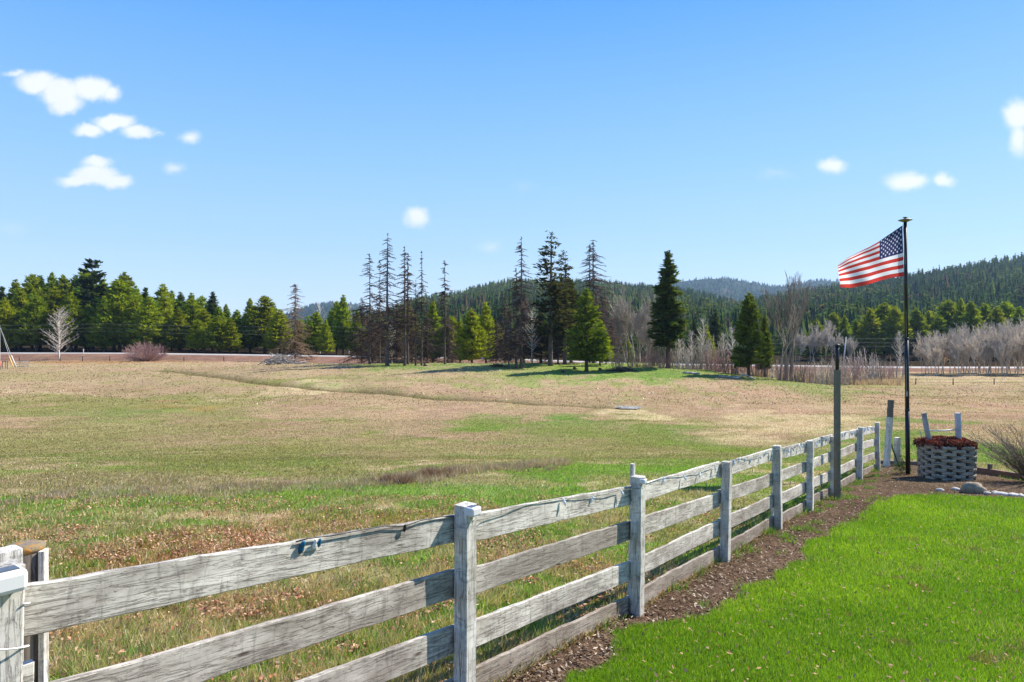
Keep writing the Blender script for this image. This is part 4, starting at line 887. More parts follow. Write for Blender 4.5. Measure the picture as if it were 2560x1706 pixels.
b = MB(); b.box((0, 0, 0), (.018, .05, H)); b.build('batten', M_postw, gp, False, 0, (.070, .0, H / 2 - .02), (0, 0, .3))
x, y = (12 - CX) / F * 2.42, 2.42; z = gz(x, y); H = (CY - 1375) / F * 2.42 - z
o = link('white_post', post_mesh(H + .1, .085, 3, .02), M_postw, None, (x, y, z - .1), (0, 0, RZ)); tag(o, 'shorter-looking white post between the capped near post and the log post', 'post')
# solar cap lights
def cap_light(D, k, s=1.0, label=''):
    p = fpos(D) + NV * .068 - FV * .012; z = (bases[k] + PT[k])
    e = empty('solar_light', (p.x, p.y, z - .03), RZ); tag(e, label, 'post light', 'solar lights clipped on fence posts'); e.scale = (s, s, s)
    b = MB(); b.box((0, 0, 0), (.085, .075, .055)); b.build('housing', M_white, e, False, .012)
    b = MB(); b.box((0, .0, .0285), (.055, .038, .003)); b.build('panel', M_solar, e, False)
    return e
cap_light(2.17, 0, 1.25, 'white plastic solar light on the nearest fence post'); cap_light(4.03, 1, 1.0, 'white plastic solar light on the second fence post')
cap_light(5.9, 2, .75, 'small white light on the fence post in the middle')
# string lights along the top rail
lights = empty('string_lights', (0, 0, 0)); tag(lights, 'string of clear bulbs stapled along the top fence rail', 'string lights')
M_cable = m_simple('green_cable', (.10, .13, .10), .6, .3, 20); m, t, o_ = newmat('clear_bulb'); principled(t, o_, (.75, .77, .78), .15, None, 0, .6); M_bulb = m
M_wcable = m_simple('white_cord', (.7, .7, .7), .6, .1, 20)
bm_ = MB(); bm_.lathe([(.004, .0), (.0075, -.006), (.0075, -.018), (.010, -.026), (.0095, -.036), (.005, -.048), (.001, -.054)], (0, 0, 0), 8); bulb_me = bpy.data.meshes.new('bulb'); bulb_me.from_pydata(bm_.v, [], bm_.f); bulb_me.update(); bulb_me.materials.append(M_bulb)
pts = []; r = random.Random(5); nb = 0
for k in range(1, len(PD) - 1):
    a = fpos(PD[k]); b_ = fpos(PD[k + 1]); m_ = 10
    for i in range(m_):
        q = i / m_; p = a.lerp(b_, q) + NV * (-.045 + r.uniform(0, .006)); zz = bases[k] * (1 - q) + bases[k + 1] * q + 1.105 + (.05 * (abs(q - .0) < .05)) - .02 * math.sin(q * 9 + k) - .012 * r.random()
        if i == 0: p = p + NV * .105; zz -= .02
        p.z = zz; pts.append(p)
        if (i % 2 == 1 or k > 2 and i % 3) and nb < 60 and not (k == 1 and i < 5):
            o = bpy.data.objects.new('bulb', bulb_me); COL.objects.link(o); o.parent = lights; o.location = p + NV * .008; s_ = 1.0 + .12 * k; o.scale = (s_, s_, s_); o.rotation_euler = (R(r.uniform(-30, 30)), R(r.uniform(-35, 35)), 0); nb += 1
b = MB(); b.tube(pts, .0026, 5); b.build('cable', M_cable, lights, True)
# first bay: cord with blue and dark bulbs
lt = empty('blue_bulb_cord', (0, 0, 0)); tag(lt, 'short dark cord with blue christmas bulbs over the nearest top rail', 'string lights')
M_blue = m_simple('blue_glass', (.01, .10, .19), .25, .2, 20); a = fpos(2.17); b_ = fpos(4.03)
def railp(q, up=0, nn=-.046): p = a.lerp(b_, q) + NV * nn; p.z = bases[0] * (1 - q) + bases[1] * q + 1.127 + up; return p
b = MB(); b.tube([railp(.50, .002), railp(.53, .008), railp(.58, .004), railp(.66, .006), railp(.74, .008), railp(.80, -.012), railp(.86, .006), railp(.93, .007), railp(.99, -.005)], .0035, 6); b.build('cable', M_black, lt, True)
for (q, s_, mt, tl) in ((.515, 1.5, M_blue, 25), (.555, .9, M_blue, 15), (.545, 1.1, M_bulb, 20), (.80, .9, M_black, 10)):
    me = bulb_me.copy(); me.materials.clear(); me.materials.append(mt); o = link('bulb', me, None, lt, railp(q, 0, -.034), (R(15), R(tl), 0)); o.scale = (s_,) * 3
# cord wound on the nearest post
p0 = fpos(2.17); b = MB(); pts = []
for i in range(70):
    an = i * .36; q = i / 69; rr = .072 + .004 * math.sin(i); zz = bases[0] + 1.10 - .55 * q
    pts.append((p0.x + rr * math.cos(an), p0.y + rr * math.sin(an), zz))
o = b
b.tube(pts, .0028, 5); tag(b.build('wound_string', M_wcable, None, True), 'thin white cord wound round the nearest fence post', 'cord')

# ------------------------------------------------------------------ grey post with pipe
D = 12.25; x = (2093 - CX) / F * D; z = gz(x, D); e = empty('tall_post', (x, D, z), .35); tag(e, 'tall square grey post with a black pipe on top beside the fence', 'post')
H = (CY - 925) / F * D - z; link('post', post_mesh(H + .1, .086, 77, 0, .001), M_greypaint, e, (0, 0, -.1))
b = MB(); b.tube([(0, 0, H), (0, 0, H + .22), (0, 0, H + .43)], .032, 10); b.build('pipe', M_black, e, True)
b = MB(); b.lathe([(.036, 0), (.05, .01), (.05, .03), (.02, .045)], (0, 0, H + .42), 12); b.tube([(.03, 0, H + .43), (.075, 0, H + .45), (.085, 0, H + .40)], .007, 6); b.tube([(-.03, 0, H + .43), (-.075, 0, H + .45), (-.085, 0, H + .40)], .007, 6); b.build('bracket', M_black, e, True)

# ------------------------------------------------------------------ flagpole and flag
D = 16.0; x = (2270 - CX) / F * D; z = gz(x, D); Htop = (CY - 552) / F * D - z
e = empty('flagpole', (x, D, z)); tag(e, 'tall black flagpole with a flat disc finial at the bed corner', 'flagpole'); dxt = -7 / F * D
P = lambda q: (dxt * q, 0, Htop * q)
b = MB(); b.tube([P(0), P(.25)], .050, 14); b.tube([P(.25), P(.53)], .046, 14); b.tube([P(.53), P(1)], [.042, .036], 14); b.build('pole', M_black, e, True)
b = MB(); b.lathe([(.05, 0), (.052, .01), (.052, .05), (.046, .06)], P(.25), 14); b.lathe([(.046, 0), (.05, .01), (.05, .05), (.042, .06)], P(.53), 14); b.build('joint_collar', M_black, e, True)
b = MB(); q = P(1); b.lathe([(.02, -.045), (.06, -.03), (.15, .008), (.148, .018), (.06, .04), (.02, .05), (.02, .062), (.05, .068), (.05, .082), (.01, .086)], q, 24); b.build('disc_finial', m_simple('dull_brass', (.16, .14, .09), .4, .2, 9, .5), e, True)
b = MB(); b.tube([(-.06 + dxt * .99, -.01, Htop * .985), (-.065, -.03, Htop * .8), (-.055, -.03, 1.9)], .005, 5); b.box((-.055, -.05, 1.9), (.03, .02, .12)); b.build('halyard', m_simple('rope', (.35, .33, .3), .9, .2, 30), e)
b = MB(); b.tube([(.02, -.09, .0), (.02, -.06, .9), (.01, -.06, 1.05)], .014, 8); tag(b.build('wooden_stick', M_driftwood, None, True, 0, (x + .11, D - .25, z)), 'thin grey stick leaning at the foot of the flagpole', 'stick')
# flag: 13 stripes, canton, 50 stars; wind-blown, top edge rolled over
TOPE = [(0, 2256, 564), (.2, 2228, 583), (.4, 2199, 603), (.55, 2172, 619), (.7, 2148, 630), (.85, 2121, 645), (.95, 2103, 657), (1, 2094, 663)]
BOTE = [(0, 2260, 690), (.2, 2229, 695), (.4, 2199, 703), (.55, 2176, 709), (.7, 2152, 714), (.85, 2126, 721), (1, 2101, 722)]
def ic(T, s, k): return np.interp(s, [q[0] for q in T], [q[k] for q in T])
nu, nv = 300, 200
su, sv = np.meshgrid(np.linspace(0, 1, nu), np.linspace(0, 1, nv)); su = su.ravel(); sv = sv.ravel()
# stripes crowd toward the rolled top at the fly end
tt = sv + su * .20 * (1 - sv) * (sv < 2) * 0
w = np.clip(su, 0, 1); comp = 1 + .9 * w ** 1.5
tt = sv ** comp
px = ic(TOPE, su, 1) * (1 - tt) + ic(BOTE, su, 1) * tt; py = ic(TOPE, su, 2) * (1 - tt) + ic(BOTE, su, 2) * tt
py = py + 2.4 * np.sin(su * 9 + sv * 2.2) * su * (sv) - 1.4 * np.sin(su * 23 + 1) * (1 - sv) * su * .5
dep = .10 * np.sin(su * 7.5 - sv * 2.5) * su ** .6 + .05 * np.sin(su * 16 + sv * 5) * su - .30 * (1 - sv) ** 2 * su ** .8 + .018 * np.sin((su * 1.2 + (1 - sv) * .9) * 34) * np.exp(-((su - .2) / .22) ** 2) * (1 - sv) + .12 * su
DD = 15.95 + dep; V = np.stack([(px - CX) / F * DD, DD, (CY - py) / F * DD], 1)
REDC = C_(.55, .055, .045); WHT = C_(.78, .77, .80); NAVY = C_(.035, .045, .13)
st = np.floor(sv * 13).astype(int).clip(0, 12); colr = np.where((st % 2 == 0)[:, None], REDC, WHT)
fu = su / .4; fv = sv / (7 / 13); can = (su < .4) & (sv < 7 / 13); colr[can] = NAVY
star = np.zeros(len(su), bool)
for rr_ in range(9):
    m_ = 6 if rr_ % 2 == 0 else 5
    for cc_ in range(m_):
        cu = (2 * cc_ + 1 + (rr_ % 2)) / 12; cv = (rr_ + 1) / 10
        dx = (fu - cu) * .76; dy = (fv - cv) * .54; rad = np.hypot(dx, dy); ang = np.arctan2(dx, -dy)
        kk = np.abs(((ang + math.pi / 5) % (2 * math.pi / 5)) - math.pi / 5); lim = .027 * math.cos(math.pi * 2 / 5) / np.cos(math.pi * 2 / 5 - kk) * 1.15
        star |= (rad < lim) & can
colr[star] = WHT
i = np.arange((nv - 1) * (nu - 1)); b0 = i // (nu - 1) * nu + i % (nu - 1)
me = mesh_np('flag', V, np.stack([b0, b0 + 1, b0 + nu + 1, b0 + nu], 1), colr, True)
m, t, o_ = newmat('flag_nylon'); a_ = N(t, 'ShaderNodeAttribute'); a_.attribute_name = 'Col'; d_ = N(t, 'ShaderNodeBsdfDiffuse'); tr = N(t, 'ShaderNodeBsdfTranslucent'); L(t, a_.outputs[0], d_.inputs[0]); L(t, a_.outputs[0], tr.inputs[0]); mx_ = N(t, 'ShaderNodeMixShader'); mx_.inputs[0].default_value = .45; L(t, d_.outputs[0], mx_.inputs[1]); L(t, tr.outputs[0], mx_.inputs[2]); L(t, mx_.outputs[0], o_.inputs[0])
fo = link('flag', me, m); tag(fo, 'american flag blowing to the left from the black pole', 'flag')

# ------------------------------------------------------------------ woven well planter
D = 15.2; xc = (2366 - CX) / F * D; zc = gz(xc, D) - .02; e = empty('woven_planter', (xc, D, zc)); tag(e, 'round woven basket planter of grey-white slats full of red foliage', 'planter')
m, t, o_ = newmat('grey_white_slats'); c = N(t, 'ShaderNodeTexCoord'); mp = N(t, 'ShaderNodeMapping'); mp.inputs['Scale'].default_value = (1, 1, 9); L(t, c.outputs['Object'], mp.inputs[0]); n = noise(t, mp.outputs[0], 4, 7, .7)
principled(t, o_, ramp(t, n, [(.32, (.11, .09, .065)), (.5, (.32, .285, .22)), (.7, (.48, .435, .35))]), .9, bump(t, n, .8, .02)); M_slat = m
rows = 11; nth = 256; NP = 8; V = []; Fq = []
Hb = .76; rx, ry = .49, .42
for rw in range(rows):
    z0_ = .02 + rw * Hb / rows; zs = [(0, 0.0), (.012, .012), (.016, .035), (.016, .062), (.01, .078), (0, .086)]
    base = len(V); fl_r = 1.0 + .05 * (rw / rows) + .01 * math.sin(rw * 2.1)
    for i in range(nth):
        an = 2 * math.pi * i / nth; dip = max(0, math.cos(NP * an + rw * math.pi)) ** 3; wv_ = 1 - 2 * dip; off_ = .02 - .12 * dip
        jit = .006 * math.sin(i * .7 + rw * 3)
        sq = (abs(math.cos(an)) ** 3 + abs(math.sin(an)) ** 3) ** (-1 / 3)
        hs_ = .62 + .38 * (wv_ > -.2)
        for (ro, zo) in zs:
            r1 = rx * fl_r * sq + off_ + ro; r2 = ry * fl_r * sq + off_ + ro
            V.append((r1 * math.cos(an), r2 * math.sin(an), z0_ + .043 + (zo - .043) * (.90 - .6 * dip) + jit))
        # closing back
    kz = len(zs)
    for i in range(nth):
        for j in range(kz - 1): Fq.append((base + i * kz + j, base + ((i + 1) % nth) * kz + j, base + ((i + 1) % nth) * kz + j + 1, base + i * kz + j + 1))
me = bpy.data.meshes.new('woven_wall'); me.from_pydata(V, [], Fq); me.update(); o = link('woven_wall', me, M_slat, e); so = o.modifiers.new('s', 'SOLIDIFY'); so.thickness = .022; so.offset = -1
b = MB(); prof_ = []; 
for rr_, zz in ((.92, .0), (.93, Hb), (.80, Hb + .01), (.05, Hb + .03)): prof_.append((rr_, zz))
b.lathe(prof_, (0, 0, 0), 40); o = b.build('inner_shell', m_simple('soil_and_gap_shade', (.025, .02, .016), 1, .4, 8), e, True); o.scale = (rx, ry, 1)  # soil on top; sides coloured dark as shade in the weave gaps
b = MB()
for i in range(NP * 2):
    an = 2 * math.pi * (i + 0) / (NP * 2); sq = (abs(math.cos(an)) ** 3 + abs(math.sin(an)) ** 3) ** (-1 / 3)
    b.box((rx * 1.0 * sq * math.cos(an), ry * 1.0 * sq * math.sin(an), Hb / 2 + .01), (.035, .035, Hb), Matrix.Rotation(an, 3, 'Z'))
b.build('upright_slats', m_simple('dark_slat', (.07, .065, .06), .9, .3, 10), e)
# foliage mound
r = np.random.default_rng(77); n = 5200; an = r.random(n) * 6.283; q = np.sqrt(r.random(n)); sq = (np.abs(np.cos(an)) ** 3 + np.abs(np.sin(an)) ** 3) ** (-1 / 3)
px_ = rx * 1.12 * q * sq * np.cos(an); py_ = ry * 1.12 * q * sq * np.sin(an); pz_ = Hb + .0 + .06 * (1 - q ** 3) + .05 * fbm(px_ * 6 + 9, py_ * 6, 3) * 2 + r.random(n) * .05 - .10 * (q > .93) * r.random(n)
px_ = px_ - .10 * (q > .8) * (np.cos(an) < -.5) * r.random(n)
d = norm(r.normal(0, 1, (n, 3)) + np.array([0, 0, .6])); s = norm(np.cross(d, r.normal(0, 1, (n, 3))))
cl = np.array([(.15, .045, .035), (.27, .10, .07), (.10, .025, .022), (.38, .16, .12), (.09, .06, .035), (.22, .04, .03)])[r.integers(0, 6, n)] * r.uniform(.6, 1.3, (n, 1))
V = diamonds(np.stack([px_, py_, pz_], 1), d, s, r.uniform(.035, .075, n), r.uniform(.02, .04, n))
o = link('red_foliage', mesh_np('red_foliage', V, np.arange(4 * n).reshape(-1, 4), np.repeat(cl, 4, axis=0)), M_litter, None, (xc, D, zc)); tag(o, 'dark red low plants growing in the woven planter', 'plant')
ws = empty('well_uprights', (xc, D, zc)); tag(ws, 'two old posts joined by a white crossbar standing in the planter', 'posts')
px2x = lambda p: (p - CX) / F * D - xc; py2z = lambda p: (CY - p) / F * D - zc
a = Vector((px2x(2326), 0, Hb - .1)); b_ = Vector((px2x(2310), 0, py2z(1033)))
put_between('leaning_post', board_mesh((b_ - a).length, .085, .075, 4, .004, 12), a, b_, m_paint('half_painted_post', 'X', (.50, .49, .50), (.16, .125, .105), .55), ws, Vector((0, 1, 0)))
a = Vector((px2x(2397), 0, Hb - .1)); b_ = Vector((px2x(2394), 0, py2z(1033))); put_between('upright_post', board_mesh((b_ - a).length, .095, .09, 5, .003, 12), a, b_, m_paint('white_upright', 'X', (.66, .67, .74), (.4, .4, .42), .2), ws, Vector((0, 1, 0)))
b = MB(); b.tube([(px2x(2322), 0, py2z(1077)), (px2x(2358), -.01, py2z(1077)), (px2x(2392), 0, py2z(1074))], .017, 8); b.build('crossbar', m_simple('white_bar', (.62, .61, .55), .7, .15, 10), ws, True)
# ------------------------------------------------------------------ broken gate end beyond the fence
def upright(px, top, D, w, mat, name, label, cat, lx=0, H0=None):
    x = (px - CX) / F * D; z = gz(x, D); H = (CY - top) / F * D - z; o = link(name, post_mesh(H + .1, w, int(px), .05), mat, None, (x, D, z - .1), (0, R(lx), .3)); tag(o, label, cat); return o, H
D = 18.2; x = (2216 - CX) / F * D; z = gz(x, D); H = (CY - 1000) / F * D - z; e = empty('gate_post', (x, D, z), .3); e.rotation_euler = (0, R(5), .3); tag(e, 'tall gate post, white below and bare brown on top', 'post')
link('painted_shaft', post_mesh(H * .74, .12, 61, 0), M_postw, e); link('bare_top', post_mesh(H * .26, .112, 62, .05), M_greyw, e, (0, 0, H * .74 + .001))
upright(2243, 1094, 18.4, .115, M_postw, 'short_post', 'short white post right of the tall gate post', 'post')
b = MB(); b.tube([(0, 0, 0), (.14, 0, .25), (.33, 0, .62)], .018, 6); x = (2223 - CX) / F * 18.3
b = MB(); z = gz(x, 18.3); b.tube([(0, 0, .78), (.10, 0, .45), (.25, 0, .02)], .018, 6); tag(b.build('brace_branch', M_darkwood, None, True, 0, (x, 18.3, z)), 'dark crooked brace between the gate post and the short post', 'brace')
def timber(p1, p2, w, h_, mat, label, nm='edging_timber'):
    a = Vector((p1[0], p1[1], gz(*p1) + h_ * .35)); b_ = Vector((p2[0], p2[1], gz(*p2) + h_ * .35)); d = (b_ - a); yv = Vector((0, 0, 1)).cross(d).normalized()
    me = board_mesh(d.length, h_, w, int(d.length * 100), .004, 14); e_ = put_between(nm, me, a, b_, mat, None, yv); tag(e_, label, 'timber'); return e_
M_timber = m_paint('rusty_brown_timber', 'X', (.30, .135, .07), (.15, .08, .05), .5, (.10, .06, .04)); M_timber2 = m_paint('grey_brown_timber', 'X', (.26, .20, .15), (.12, .09, .07), .5)
timber((10.2, 18.95), (11.15, 18.45), .1, .13, M_timber2, 'grey timber edging behind the flagpole')
timber((11.3, 16.75), (11.35, 15.1), .14, .16, M_timber, 'reddish timber edging right of the planter')
timber((11.3, 15.05), (13.4, 14.2), .14, .16, M_timber, 'reddish timber edging running out at the right edge')
o, _ = upright(2475, 1160, 16.1, .075, M_greyw, 'peg', 'short brown peg behind the reddish timber', 'peg')
# boulder, stones, sticks
def rock(name, px, py, sx1, sy1, sz1, seed, mat, label, group=None, rz=0):
    r = np.random.default_rng(seed); g = at(px, py); import bmesh
    bm = bmesh.new(); bmesh.ops.create_icosphere(bm, subdivisions=3, radius=1)
    for v in bm.verts:
        c = v.co; n_ = float(fbm(np.array([c.x * 1.3 + seed]), np.array([c.y * 1.3 + c.z * 2.1]), 3)[0]); c *= .72 + .5 * n_
        c.z = max(c.z, -.35); v.co = Vector((c.x * sx1, c.y * sy1, c.z * sz1))
    me = bpy.data.meshes.new(name); bm.to_mesh(me); bm.free(); me.polygons.foreach_set('use_smooth', np.ones(len(me.polygons), bool))
    o = link(name, me, mat, None, (g[0], g[1], gz(*g) + sz1 * .22), (0, 0, rz)); tag(o, label, 'stone', group); return o
M_rock = m_simple('tan_boulder', (.27, .215, .15), .9, .35, 9, bumps=.8, bd=.03); M_stone = m_simple('pale_stone', (.50, .46, .40), .9, .25, 14, bumps=.6, bd=.02)
rock('boulder', 2434, 1232, .22, .14, .17, 3, M_rock, 'tan boulder at the lawn edge before the woven planter', None, -.3)
for k, (px, py, w) in enumerate([(2468, 1236, .05), (2488, 1235, .07), (2508, 1238, .09), (2532, 1240, .08), (2552, 1242, .06), (2390, 1226, .07), (2350, 1228, .05)]):
    rock('edge_stone', px, py, w * 1.4, w * .8, .045, 10 + k, M_stone, 'flat pale stone on the lawn border, %s' % ['first right of the boulder', 'second right of the boulder', 'third and widest right of the boulder', 'fourth right of the boulder', 'fifth, at the right edge', 'just left of the boulder', 'farther left, below the planter'][k], 'flat stones along the lawn border', k)
# arching bare shrub at right edge
g = (2585 - CX) / F * 14.6
r = random.Random(12); P0, P1, R0, R1 = [], [], [], []
for i in range(100):
    an = r.uniform(1.9, 4.9) if i % 4 else r.uniform(0, 6.28); out_ = r.uniform(.2, 1.0); p = Vector((r.uniform(-.08, .08), r.uniform(-.08, .08), -.05)); d = Vector((math.cos(an) * out_, math.sin(an) * out_ * .8, 1.0)).normalized(); ln = r.uniform(.8, 1.7); st_ = 9; rad = r.uniform(.007, .013)
    for s in range(st_):
        d = (d + Vector((math.cos(an) * .045, math.sin(an) * .04, -.035)) + Vector((r.uniform(-.05, .05), r.uniform(-.05, .05), r.uniform(-.03, .05)))).normalized(); q = p + d * ln / st_
        P0.append(p[:]); P1.append(q[:]); R0.append(rad); R1.append(rad * .88); rad *= .88
        if s > 2:
            for w in range(2):
                e_ = (d + Vector((r.uniform(-.8, .8), r.uniform(-.8, .8), r.uniform(-.2, .8)))).normalized() * r.uniform(.06, .28); pp = p.lerp(q, r.random()); P0.append(pp[:]); P1.append((pp + e_)[:]); R0.append(.0035); R1.append(.002)
        p = q
me = seg_mesh('arching_stems', P0, P1, R0, R1, m_simple('tan_stems', (.20, .165, .12), .9, .35, 6), 4); o = link('arching_shrub', me, None, None, (g, 14.6, gz(g, 14.6))); tag(o, 'leafless arching shrub behind the timber at the right edge', 'shrub')
# small evergreen sprig at the pole foot
r = np.random.default_rng(5); n = 500; q = r.normal(0, .09, (n, 3)); q[:, 2] = np.abs(r.normal(.18, .12, n)); d = norm(r.normal(0, 1, (n, 3)) + np.array([0, 0, .8])); s = norm(np.cross(d, r.normal(0, 1, (n, 3))))
V = diamonds(q, d, s, r.uniform(.04, .08, n), r.uniform(.012, .02, n)); xp = (2255 - CX) / F * 16.2; o = link('evergreen_sprig', mesh_np('evergreen_sprig', V, np.arange(4 * n).reshape(-1, 4), np.tile(C_(.04, .07, .03), (4 * n, 1))), M_leaf, None, (xp, 16.2, gz(xp, 16.2))); tag(o, 'small dark green plant at the foot of the flagpole', 'plant')

# ------------------------------------------------------------------ far wire fences
M_oldpost = m_simple('old_fence_post', (.075, .06, .05), .95, .3, 5)
def wire_fence(name, pts, h_, label, sag=.06, nw=2, rail=True, pr=.07):
    e = empty(name, (pts[0][0], pts[0][1], gz(*pts[0]))); tag(e, label, 'fence'); o0 = Vector(e.location)
    for k, p in enumerate(pts):
        z = gz(*p); b = MB(); b.tube([(0, 0, -.2), (.01, 0, h_ * (.95 + .08 * math.sin(k * 5)))], [pr * 1.05, pr * .95], 7); b.build('post', M_oldpost, e, True, 0, Vector((p[0], p[1], z)) - o0, (R(2 * math.sin(k * 3)), R(3 * math.sin(k * 7)), 0))
    b = MB()
    for w in range(nw):
        ps = []
        for k in range(len(pts)):
            p = pts[k]; ps.append(Vector((p[0], p[1], gz(*p) + h_ * (.35 + .5 * w / max(1, nw - 1)))) - o0)
        b.tube(ps, .016, 4)
    b.build('wires', M_oldpost, e, True)
wp = [at(2204 + (k * 87 if k < 2 else k * 86), 962 + k * 1.8) for k in range(0)]
wf = [((px - CX) / F * 101, 101 + (px - 2204) * -.012) for px in (2020, 2118, 2204, 2280, 2362, 2450, 2541, 2635)]
wire_fence('wire_fence', wf, .95, 'old wire fence with dark posts crossing the pale field at right')
wf = [((px - CX) / F * 146, 146) for px in (-40, 48, 150, 206, 274, 370, 460, 560)]
wire_fence('wire_fence', wf, 1.15, 'wire fence with thin posts below the left road', nw=3, pr=.09)
# utility pole at left edge with guys; junk around it
gx_, gy_ = (2 - CX) / F * 112, 112; z = gz(gx_, gy_); e = empty('utility_pole', (gx_, gy_, z)); tag(e, 'pale utility pole with guy wires at the left edge', 'utility pole')
b = MB(); b.tube([(-.25, 0, -.2), (-.3, 0, 7.2)], [.15, .11], 8); b.build('pole', m_simple('pale_pole', (.55, .52, .5), .9, .2, 3), e, True)
b = MB(); Q = lambda px, py: ((px - CX) / F * 112 - gx_, 0, (CY - py) / F * 112 - z)
b.tube([Q(1, 820), Q(40, 920)], .035, 4); b.tube([Q(1, 820), Q(34, 925)], .035, 4); b.build('guy_wire', m_simple('galvanised_wire', (.5, .5, .5), .5, .1, 3), e)
b = MB(); b.tube([Q(23, 891), Q(36, 926)], .07, 6); b.build('guy_guard', m_simple('yellow_plastic', (.75, .50, .15), .5, .1, 3), e, True)
b = MB(); b.tube([Q(28.5, 889), Q(41, 919)], .07, 6); b.build('guy_guard', m_simple('cream_plastic', (.75, .68, .55), .5, .1, 3), e, True)
x = (54 - CX) / F * 118; b = MB()
for k in range(3):
    pts = [(1.0 * math.cos(a_), 1.0 * math.sin(a_), .1 + .42 * k) for a_ in np.linspace(0, 6.283, 22)]; b.tube(pts, .03, 4)
for a_ in np.linspace(0, 6.283, 11)[:-1]: b.tube([(1.0 * math.cos(a_), 1.0 * math.sin(a_), 0), (1.0 * math.cos(a_), 1.0 * math.sin(a_), 1.0)], .03, 4)
tag(b.build('hay_ring', m_simple('dull_steel', (.28, .26, .26), .5, .2, 3), None, True, 0, (x, 118, gz(x, 118))), 'round steel hay feeder ring right of the yellow guy guards', 'hay feeder')
x = (10 - CX) / F * 114; b = MB(); b.box((0, 0, 1.25), (1.1, .6, .08)); [b.box((sx1 * .4, sy1 * .22, .6), (.06, .06, 1.2)) for sx1 in (-1, 1) for sy1 in (-1, 1)]
tag(b.build('feed_stand', m_simple('dark_iron', (.04, .04, .045), .6, .2, 3), None, False, 0, (x, 114, gz(x, 114))), 'dark metal stand by the pale utility pole', 'stand')
b = MB(); b.lathe([(.32, 0), (.34, .05), (.34, .85), (.32, .9)], (0, 0, 0), 16); tag(b.build('barrel', m_simple('faded_red_plastic', (.45, .12, .08), .6, .15, 3), None, True, 0, (x - .35, 113.4, gz(x, 114) + .35)), 'faded red barrel under the dark metal stand', 'barrel')
# right utility pole and overhead lines
D = 152; x = (2107 - CX) / F * D; z = gz(x, D); e = empty('utility_pole', (x, D, z)); H = (CY - 843) / F * D - z
tag(e, 'thin pale leaning utility pole left of the flagpole', 'utility pole'); b = MB(); b.tube([(0, 0, -.2), (8 / F * D, 0, H)], [.15, .11], 8); b.build('pole', m_simple('pale_pole_wood', (.62, .6, .56), .9, .15, 3), e, True)
for k, (h_, yy_) in enumerate(((7.3, 171), (6.3, 171.5), (5.4, 172))):
    b = MB(); pts = []
    for i in range(61):
        xx = -160 + i * 5.6; s_ = ((i % 10) / 10 - .5); pts.append((xx, yy_, float(road_z(xx)) + h_ + .5 * (s_ * s_ * 4 - 1)))
    b.tube(pts, .013, 4); tag(b.build('power_line', m_simple('grey_wire', (.3, .3, .3), .5, .1, 3) if k == 0 else bpy.data.materials['grey_wire'], None, True), 'overhead wire along the far road, %s of three' % ['highest', 'middle', 'lowest'][k], 'power line', 'overhead wires along the road')
# ------------------------------------------------------------------ brush pile, logs, stumps
def sticks(name, px, D, n, lx, ly, hz, ln, rad, mat, label, cat, seed, lean=.0, up=.25):
    r = random.Random(seed); x = (px - CX) / F * D; P0, P1, R0, R1 = [], [], [], []
    for i in range(n):
        cx_, cy_ = r.gauss(0, lx * .4), r.gauss(0, ly * .4); h0 = r.random() * hz * max(.1, 1 - abs(cx_) / lx); a = r.uniform(-.7, .7) + (0 if r.random() < .5 else math.pi); l_ = ln * r.uniform(.4, 1.1)
        d = Vector((math.cos(a), math.sin(a), r.uniform(-.1, up * 2) + lean)).normalized() * l_ / 2; c = Vector((cx_, cy_, h0 + .1)); p, q = c - d, c + d
        p.z = max(p.z, -.05); q.z = max(q.z, .0); rr = rad * r.uniform(.4, 1.2); mdl = (p + q) / 2 + Vector((r.uniform(-.1, .1), 0, r.uniform(-.1, .15)))
        P0 += [p[:], mdl[:]]; P1 += [mdl[:], q[:]]; R0 += [rr, rr * .85]; R1 += [rr * .85, rr * .5]
    me = seg_mesh(name, P0, P1, R0, R1, mat, 6); o = link(name, me, None, None, (x, D, gz(x, D))); tag(o, label, cat); return o
sticks('brush_pile', 700, 122, 75, 4.0, 1.6, 1.9, 3.4, .085, M_driftwood, 'pile of pale weathered branches left of the hummock', 'brush pile', 4, 0, .5)
sticks('brush_pile', 1555, 92, 90, 1.7, .8, .5, 1.5, .05, M_darkwood, 'dark heap of dead branches right of the bushy cedar', 'brush pile', 5)
sticks('brush_pile', 1245, 97, 40, 1.2, .6, .4, 1.0, .06, M_darkwood, 'small dark heap of branches left of the three dead firs', 'brush pile', 6)
def logp(name, pts, rad, mat, label):
    b = MB(); P = []
    for (px, D, dz) in pts: x = (px - CX) / F * D; P.append((x, D, gz(x, D) + dz))
    x0 = Vector(P[0]); b.tube([Vector(p) - x0 for p in P], rad, 8); tag(b.build(name, mat, None, True, 0, x0), label, 'log')
logp('fallen_log', [(735, 117, .35), (748, 117, .4), (765, 117, .6)], [.18, .17, .15], M_driftwood, 'short pale log right of the large brush pile')
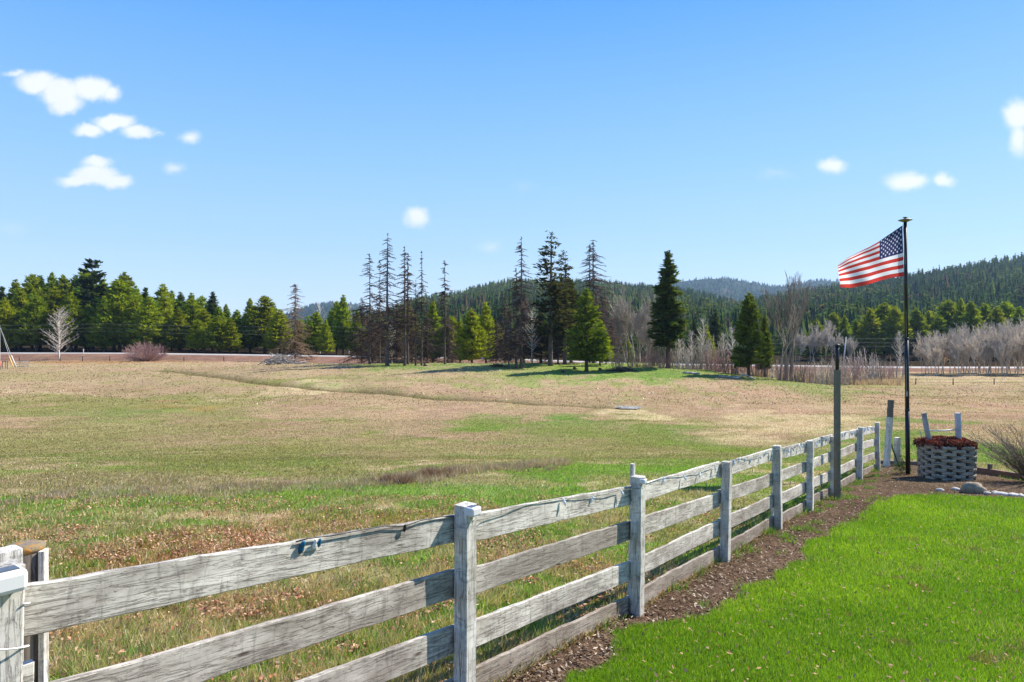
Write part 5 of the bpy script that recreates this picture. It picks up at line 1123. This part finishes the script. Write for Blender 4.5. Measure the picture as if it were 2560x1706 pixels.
logp('fallen_log', [(1707, 88, .12), (1728, 88, .14), (1750, 88, .16)], [.13, .14, .12], M_driftwood, 'straight pale log lying right of the tall lone fir')
logp('fallen_log', [(1797, 87, .2), (1805, 87, .1), (1830, 87, .12), (1845, 87, .12), (1855, 87, .5), (1868, 87, .45), (1888, 87, .1)], [.06, .11, .12, .13, .13, .11, .08], M_driftwood, 'crooked pale log at the foot of the broad green fir')
logp('fallen_log', [(1540, 92, .25), (1552, 91, .5), (1570, 91, .12)], [.10, .09, .07], M_darkwood, 'dark bent log lying over the branch heap')
for k, (px, D, lab) in enumerate([(1436, 93, 'left of the bushy cedar'), (1500, 93, 'right of the bushy cedar'), (1406, 90, 'farther left, below the tallest dark fir'), (1062, 99, 'beside the slim straight dead fir')]):
    b = MB(); b.tube([(0, 0, -.1), (0, 0, .18), (.05, 0, .36)], [.28, .22, .17], 9); b.tube([(0, 0, .1), (.45, -.1, .08)], [.1, .05], 6); x = (px - CX) / F * D; tag(b.build('stump', M_darkwood, None, True, 0, (x, D, gz(x, D))), 'dark low stump ' + lab, 'stump')
# mailbox-like white marker by the left road
x = (212 - CX) / F * 156; b = MB(); b.box((0, 0, .6), (.12, .12, 1.2)); b.box((0, -.07, 1.05), (.16, .02, .2)); tag(b.build('road_marker', M_white, None, False, 0, (x, 155.5, gz(x, 155.5))), 'small white roadside marker between the pale larch and the mauve bush', 'marker')
# ------------------------------------------------------------------ air
b = MB(); b.box((0, 2200, 230), (9000, 5000, 500)); hz_ = b.build('haze', None); 
m = bpy.data.materials.new('air'); m.use_nodes = True; t = m.node_tree; t.nodes.clear(); o_ = N(t, 'ShaderNodeOutputMaterial'); pv = N(t, 'ShaderNodeVolumePrincipled'); pv.inputs['Color'].default_value = (.45, .66, 1, 1); pv.inputs['Density'].default_value = .00009; pv.inputs['Anisotropy'].default_value = .2
L(t, pv.outputs[0], o_.inputs['Volume']); hz_.data.materials.append(m); tag(hz_, kind='stuff', label='thin blue haze over the distant hills', cat='haze')
